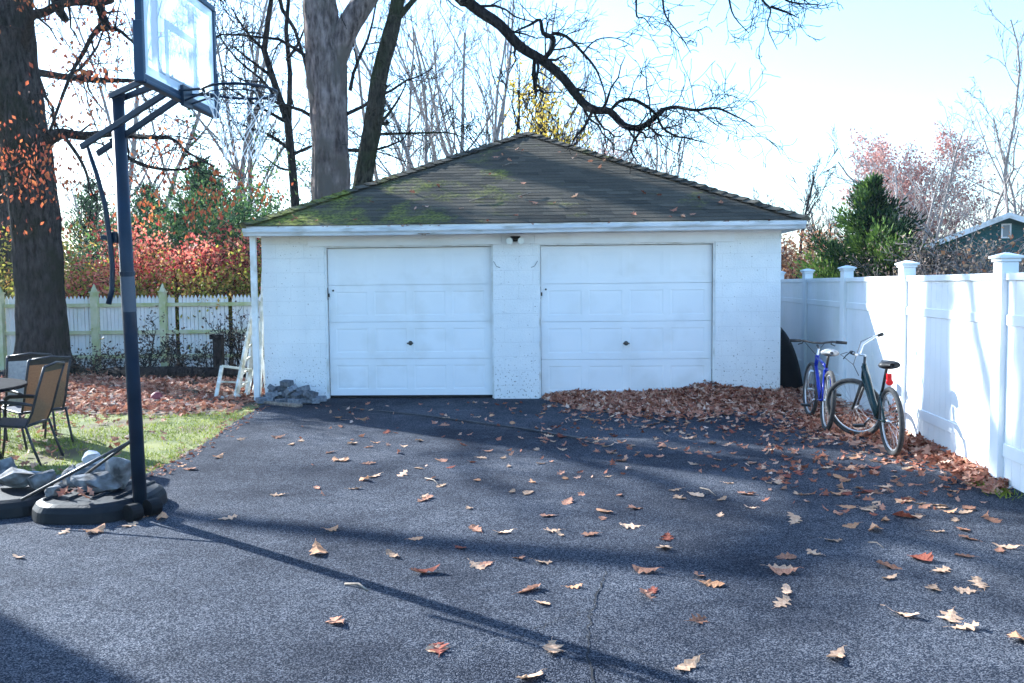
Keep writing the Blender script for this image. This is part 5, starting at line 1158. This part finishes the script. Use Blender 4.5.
BIG = [(751,510),(747,496),(796,524),(849,529),(832,543),(785,560),(780,571),(785,575),(815,556),(787,595),(782,607),(892,570),(889,581),(920,562),(965,559),(941,574),(931,591),(979,588),(965,594),(902,618),(950,621),(965,631),(1018,643),(835,660),(1007,550),(1000,553),(992,522),(961,532),(937,534),(916,519),(905,519),(909,501),(868,511),(846,509),(941,510),(924,509),(885,489),(894,479),(868,494),(900,487),(912,487),
 (462,550),(476,532),(503,535),(467,510),(427,500),(427,576),(476,569),(485,567),(542,565),(519,561),(548,518),(552,533),(561,537),(588,537),(604,514),(601,521),(634,510),(630,529),(569,504),(513,494),(529,495),(532,484),(679,500),(696,497),(674,492),(721,502),(729,485),(668,540),(665,551),(646,574),(652,593),(649,600),(528,593),(574,590),(542,606),(698,578),(711,587),(699,624),(439,653),(553,652),(687,670),(531,681),(278,497),(318,490),(228,521),(331,533),(425,502),(415,541),(392,558),(317,555),(422,575),(338,625),(437,652),(162,521),(131,528),(189,471),(179,468),(242,441),(218,459),(278,439),(294,446),(376,478),(402,477),(365,482),(346,462),(385,434),(404,448),(417,442),(420,470),(354,445),(62,535),(20,560),(95,535),(140,519),(770,452),(800,468),(780,480),(825,470),(840,480),(860,470),(760,470)]
kindw = {0: ('pale tan', 'flat'), 1: ('brown', ''), 2: ('dark red', ''), 3: ('orange-brown', '')}
vw = ['nearly flat', 'gently curled', 'tightly curled', 'broad and cupped', 'slightly bent']
rl = random.Random(99); cnt = 0
def zone(x, y):
    if y > 560: return 'in the foreground' + (', left half' if x < 512 else ', right half')
    if x > 820: return 'along the vinyl fence'
    if y < 445: return 'just before the garage doors'
    if x < 420: return 'left of the middle near the lawn'
    return 'in the middle of the driveway'
def put_leaf(x, y, size, big=False):
    global cnt
    me, mi, v_ = rl.choices(LM, weights=[(2.2, 1.6, .45, .9)[l[1]] for l in LM])[0]
    p = gnd(x, y); o = bpy.data.objects.new('oak_leaf', me); COL.objects.link(o)
    o.location = (p.x, p.y, .014); o.rotation_euler = (rl.gauss(0, .12), rl.gauss(0, .12), rl.random()*6.283); o.scale = (size, size, size)
    zn = zone(x, y); tag(o, '%s %s oak leaf %s' % (vw[v_], kindw[mi][0], zn), 'leaf', '%s %s fallen leaves %s' % (vw[v_], kindw[mi][0], zn)); cnt += 1
for x, y in BIG: put_leaf(x+rl.gauss(0, 1), y, rl.uniform(.1, .165) if y > 480 else rl.uniform(.11, .16))
done = list(BIG)
while cnt < 298:
    r_ = rl.random()
    if r_ < .42: x, y = rl.uniform(540, 830), 402+abs(rl.gauss(0, 26))
    elif r_ < .8: x, y = rl.gauss(880, 75), rl.gauss(478, 26)
    else: x, y = rl.uniform(300, 620), rl.uniform(408, 500)
    if y < 400 or y > 545 or x > 1010: continue
    p = gnd(x, y)
    if p.x > fenceX(p.y)-.1: continue
    if x > 900 and y < 452: continue
    put_leaf(x, y, rl.uniform(.09, .15))
# litter as stuff
def litter(name, label, fn, n, size, seed, base=None, hf=lambda x, y: 0):
    rr = random.Random(seed); mb = MB(); k = 0; tries = 0
    tmpl = [leaf_geo(rr, 1, rr.choice((.2, .4, .6)), rr.uniform(.8, 1.2), simple=True) for _ in range(14)]
    while k < n and tries < n*30:
        tries += 1; q = fn(rr)
        if q is None: continue
        x, y, z = q; vs, fs = rr.choice(tmpl); s_ = size*rr.uniform(.65, 1.25)
        Mx = Matrix.Translation((x, y, z)) @ Matrix.Rotation(rr.random()*6.283, 4, 'Z') @ Matrix.Rotation(rr.gauss(0, .45), 4, 'X') @ Matrix.Rotation(rr.gauss(0, .4), 4, 'Y') @ Matrix.Scale(s_, 4)
        mb.add([Mx @ v for v in vs], fs, min(1, max(0, rr.gauss(.42, .26)))); k += 1
    return tag(mb.build(name, M['litter'], tint=True), label, 'leaves', kind='stuff')
# pile profile along the garage front: height and depth by local u
GM = Matrix.Translation((G0.x, G0.y, 0)) @ Matrix.Rotation(GR, 4, 'Z')
def pile_h(u):
    if u < 3.95 or u > 8.2: return 0, 0
    a = min(1, (u-3.9)/.5); bump = .55+.2*math.sin(u*2.2)+.25*math.exp(-((u-6.2)/.25)**2)*1.2
    return .2*a*bump, (.7+.6*math.exp(-((u-5.9)/1.4)**2))*a
def pile(rr):
    u = rr.uniform(3.9, 8.2); h, dp = pile_h(u)
    if h <= 0: return None
    v = .08-abs(rr.gauss(0, 1))*dp*.62
    if v < -2.2: return None
    hh = h*max(0, 1-(.08-v)/max(.05, dp))
    if u > 7.2: v += .5*(u-7.2)+rr.random()*.6
    p = GM @ Vector((u, v, 0))
    if p.x > fenceX(p.y)-.08: return None
    return p.x, p.y, .016+hh*(.35+.75*rr.random())
litter('leaf_pile', 'deep drift of brown oak leaves against the right garage door', pile, 7800, .115, 1)
mb = MB(); vs = []; nu = 50
for i in range(nu+1):
    u = 3.95+4.2*i/nu; h, dp = pile_h(u)
    for v, f in ((.085, 1.0), (.02, .95), (-dp*.4, .55), (-dp*.8, .12), (-dp, 0)): vs.append(GM @ Vector((u, v+(.5*(u-7.2) if u > 7.2 else 0), .013+h*f*.85)))
mb.add(vs, [(i*5+j, i*5+j+1, (i+1)*5+j+1, (i+1)*5+j) for i in range(nu) for j in range(4)])
tag(mb.build('leaf_drift_base', M['litterbase']), 'packed older leaves under the drift at the right garage door', 'leaves', kind='stuff')
def fdrift(rr):
    y = rr.uniform(6.6, 13.0); w_ = .1+.2*math.exp(-((y-9.8)/1.4)**2)+(.25 if y > 10.5 else 0); x = fenceX(y)-.02-abs(rr.gauss(0, w_))
    return x, y, .016+.09*rr.random()*math.exp(-((fenceX(y)-x)/.25)**2)
litter('fence_leaf_drift', 'brown leaves drifted along the foot of the vinyl fence', fdrift, 1500, .12, 2)
def bikeleaf(rr):
    x = rr.gauss(3.75, .3); y = rr.gauss(9.9, .55)
    if x > fenceX(y)-.05: return None
    return x, y, .016+.1*rr.random()*math.exp(-((x-3.85)/.3)**2)
litter('bicycle_leaf_drift', 'leaves heaped under and behind the two bicycles', bikeleaf, 900, .12, 22)
def bed(rr):
    x = rr.uniform(-13, -3.55); y = rr.uniform(11.2, 17.2)
    lim = 11.55+.25*math.sin(x*1.7)+rr.gauss(0, .15)
    if x > -4.6: lim -= .35*(x+4.6)
    if y < lim: return None
    return x, y, .01+.05*rr.random()
litter('bed_leaf_litter', 'red-brown leaf litter covering the bed before the picket fence', bed, 9000, .13, 3)
def lawnl(rr):
    x, y = rr.uniform(-8, -3), rr.uniform(6.6, 11.5); q = (x, y)
    lim = -2.6-(y-6.4)*.42+.2
    if x > -3.4-(y-7.0)*.07: return None
    return x, y, .03+.02*rr.random()
litter('lawn_leaf_litter', 'scattered small leaves on the lawn', lawnl, 420, .1, 4)
def small(rr):
    x, y = rr.uniform(300, 1000), rr.uniform(402, 530); p = gnd(x, y)
    if p.x > fenceX(p.y)-.05: return None
    if rr.random() > (.2 if x < 540 else 1.0): return None
    if y > 402+abs(rr.gauss(0, 38))+(38 if x > 760 else 0): return None
    return p.x, p.y, .016
litter('small_leaf_scatter', 'small leaves and scraps scattered before the garage', small, 1000, .085, 6)
# leaves on roof (thin scatter) and in gutter
def rooflf(rr):
    u = rr.uniform(.5, 7); f = rr.random()**1.6*.8; a0 = cs[0].lerp(A, f); a1 = cs[1].lerp(A, f)
    p = GM @ a0.lerp(a1, rr.random()); return p.x, p.y, p.z+.03
litter('roof_leaf_scatter', 'few stray leaves caught on the garage roof', rooflf, 46, .11, 8)
def gutlf(rr):
    p = GM @ Vector((rr.uniform(0, 7.2), v0-.06+rr.gauss(0, .015), gz0+.1)); return p.x, p.y, p.z
litter('gutter_leaf_scatter', 'few leaves lying in the gutter', gutlf, 26, .07, 9)
# leaves caught in the rear spokes of the green bike
def spk(rr):
    p = gnd(893, 457); return p.x+rr.gauss(0, .015), p.y+rr.gauss(.03, .07), .36+rr.gauss(0, .09)
litter('spoke_leaves', 'orange-brown leaves caught in the rear wheel of the green bicycle', spk, 34, .1, 10)
def tanklf(rr):
    return rr.gauss(-3.05, .1), rr.gauss(6.25, .08), .185
litter('tank_leaves', 'dark red leaves resting on the hoop base', tanklf, 9, .12, 12)
def edgelf(rr):
    i = rr.randrange(len(ee)-1); p = ee[i].lerp(ee[i+1], rr.random()); return p.x+rr.gauss(0, .09), p.y+rr.gauss(0, .09), .016
litter('edge_leaf_crumbs', 'leaf scraps and crumbs gathered along the lawn edge of the driveway', edgelf, 330, .06, 14)
# sticks
for i, (a_, b2, r_, lab) in enumerate((((345, 587), (368, 594), .006, 'pale forked twig on the foreground asphalt'), ((868, 545), (884, 551), .003, 'thin straw on the asphalt near the fence'), ((425, 480), (440, 488), .004, 'thin dark twig in the middle of the driveway'), ((700, 490), (716, 498), .004, 'thin twig lying right of the middle'))):
    p, q = gnd(*a_), gnd(*b2); mb = MB(); mb.tube([p+Vector((0, 0, .018)), p.lerp(q, .5)+Vector((.01, .015, .03)), q+Vector((0, 0, .018))], [r_, r_*1.2, r_*.7], 6)
    tag(center(mb.build('twig', M['stick'], smooth=True)), lab, 'twig')
for i, (x, y) in enumerate(((600, 190), (520, 208))):
    pass
rs2 = [((.42, .12), (.46, .2)), ((.3, .3), (.36, .27))]
for i, (u, f, du) in enumerate(((2.9, .18, .35), (3.6, .22, .3), (3.3, .55, .25))):
    a0 = cs[0].lerp(A, f); a1 = cs[1].lerp(A, f); tt = (u-a0.x)/(a1.x-a0.x); p = GM @ (a0.lerp(a1, tt)+Vector((0, 0, .035))); q = p+Vector((du, .1, .06)); mb = MB()
    mb.tube([p, p.lerp(q, .5)+Vector((0, 0, .02)), q], [.008, .01, .005], 5); tag(center(mb.build('twig', M['stick'], smooth=True)), ['bent twig on the lower roof slope', 'second twig on the lower roof slope, farther right', 'small twig high on the roof slope'][i], 'twig')

# ---------------------------------------------------------------- grass
rgx = random.Random(77); mb = MB()
def inside(x, y, pl):
    c_ = False; j = len(pl)-1
    for i in range(len(pl)):
        if (pl[i][1] > y) != (pl[j][1] > y) and x < (pl[j][0]-pl[i][0])*(y-pl[i][1])/(pl[j][1]-pl[i][1])+pl[i][0]: c_ = not c_
        j = i
    return c_
k = 0
import mathutils.noise as mn
while k < 26000:
    x, y = rgx.uniform(-8.2, -2.6), rgx.uniform(6.3, 11.9)
    if not inside(x, y, lawn_poly): continue
    nn_ = mn.noise(Vector((x*.9, y*.9, 0)))
    if nn_ < -.12 and rgx.random() < .8: k += 1; continue
    h = rgx.uniform(.02, .055); a = rgx.random()*6.283; wv = .0035+.002*rgx.random(); lx, ly = rgx.gauss(0, .022), rgx.gauss(0, .022)
    cx_, cy_ = math.cos(a)*wv, math.sin(a)*wv
    mb.add([(x-cx_, y-cy_, .006), (x+cx_, y+cy_, .006), (x+lx, y+ly, h)], [(0, 1, 2)], min(1, max(0, .35-nn_*.6+rgx.gauss(0, .18)))); k += 1
# weeds at the fence foot
for j in range(260):
    y = rgx.gauss(6.75, .12); x = fenceX(y)-.1+rgx.gauss(0, .05); h = rgx.uniform(.03, .09); a = rgx.random()*6.283; cx_, cy_ = math.cos(a)*.005, math.sin(a)*.005
    mb.add([(x-cx_, y-cy_, .012), (x+cx_, y+cy_, .012), (x+rgx.gauss(0, .04), y+rgx.gauss(0, .04), h)], [(0, 1, 2)], rgx.uniform(.1, .5))
tag(mb.build('grass', M['grass'], tint=True), 'short green grass of the lawn and weeds at the fence foot', 'grass', kind='stuff')
# utility wires at far left
for i, (y0_, y1_) in enumerate(((125, 143), (176, 190))):
    a_ = at(-40, y0_, 30); b2 = at(420, y1_-10, 34); mb = MB(); pts = []
    for k_ in range(21):
        f = k_/20; p = a_.lerp(b2, f); p.z -= .35*4*f*(1-f); pts.append(p)
    mb.tube(pts, .012, 4)
    tag(center(mb.build('utility_wire', M['wire'])), ['upper thin black wire strung between the left trees', 'lower thin black wire strung between the left trees'][i], 'wire')
# ---------------------------------------------------------------- haze
HAZE = .0004
if HAZE:
    mb = MB(); mb.box((-150, -12, -1), (150, 150, 26))
    m = bpy.data.materials.new('haze'); m.use_nodes = True; n = m.node_tree; n.nodes.clear()
    v = n.nodes.new('ShaderNodeVolumePrincipled'); v.inputs['Color'].default_value = (.9, .95, 1, 1); v.inputs['Density'].default_value = HAZE; v.inputs['Anisotropy'].default_value = .4
    ot = n.nodes.new('ShaderNodeOutputMaterial'); n.links.new(v.outputs[0], ot.inputs['Volume'])
    tag(mb.build('haze', m), 'pale autumn haze', 'haze', kind='stuff')
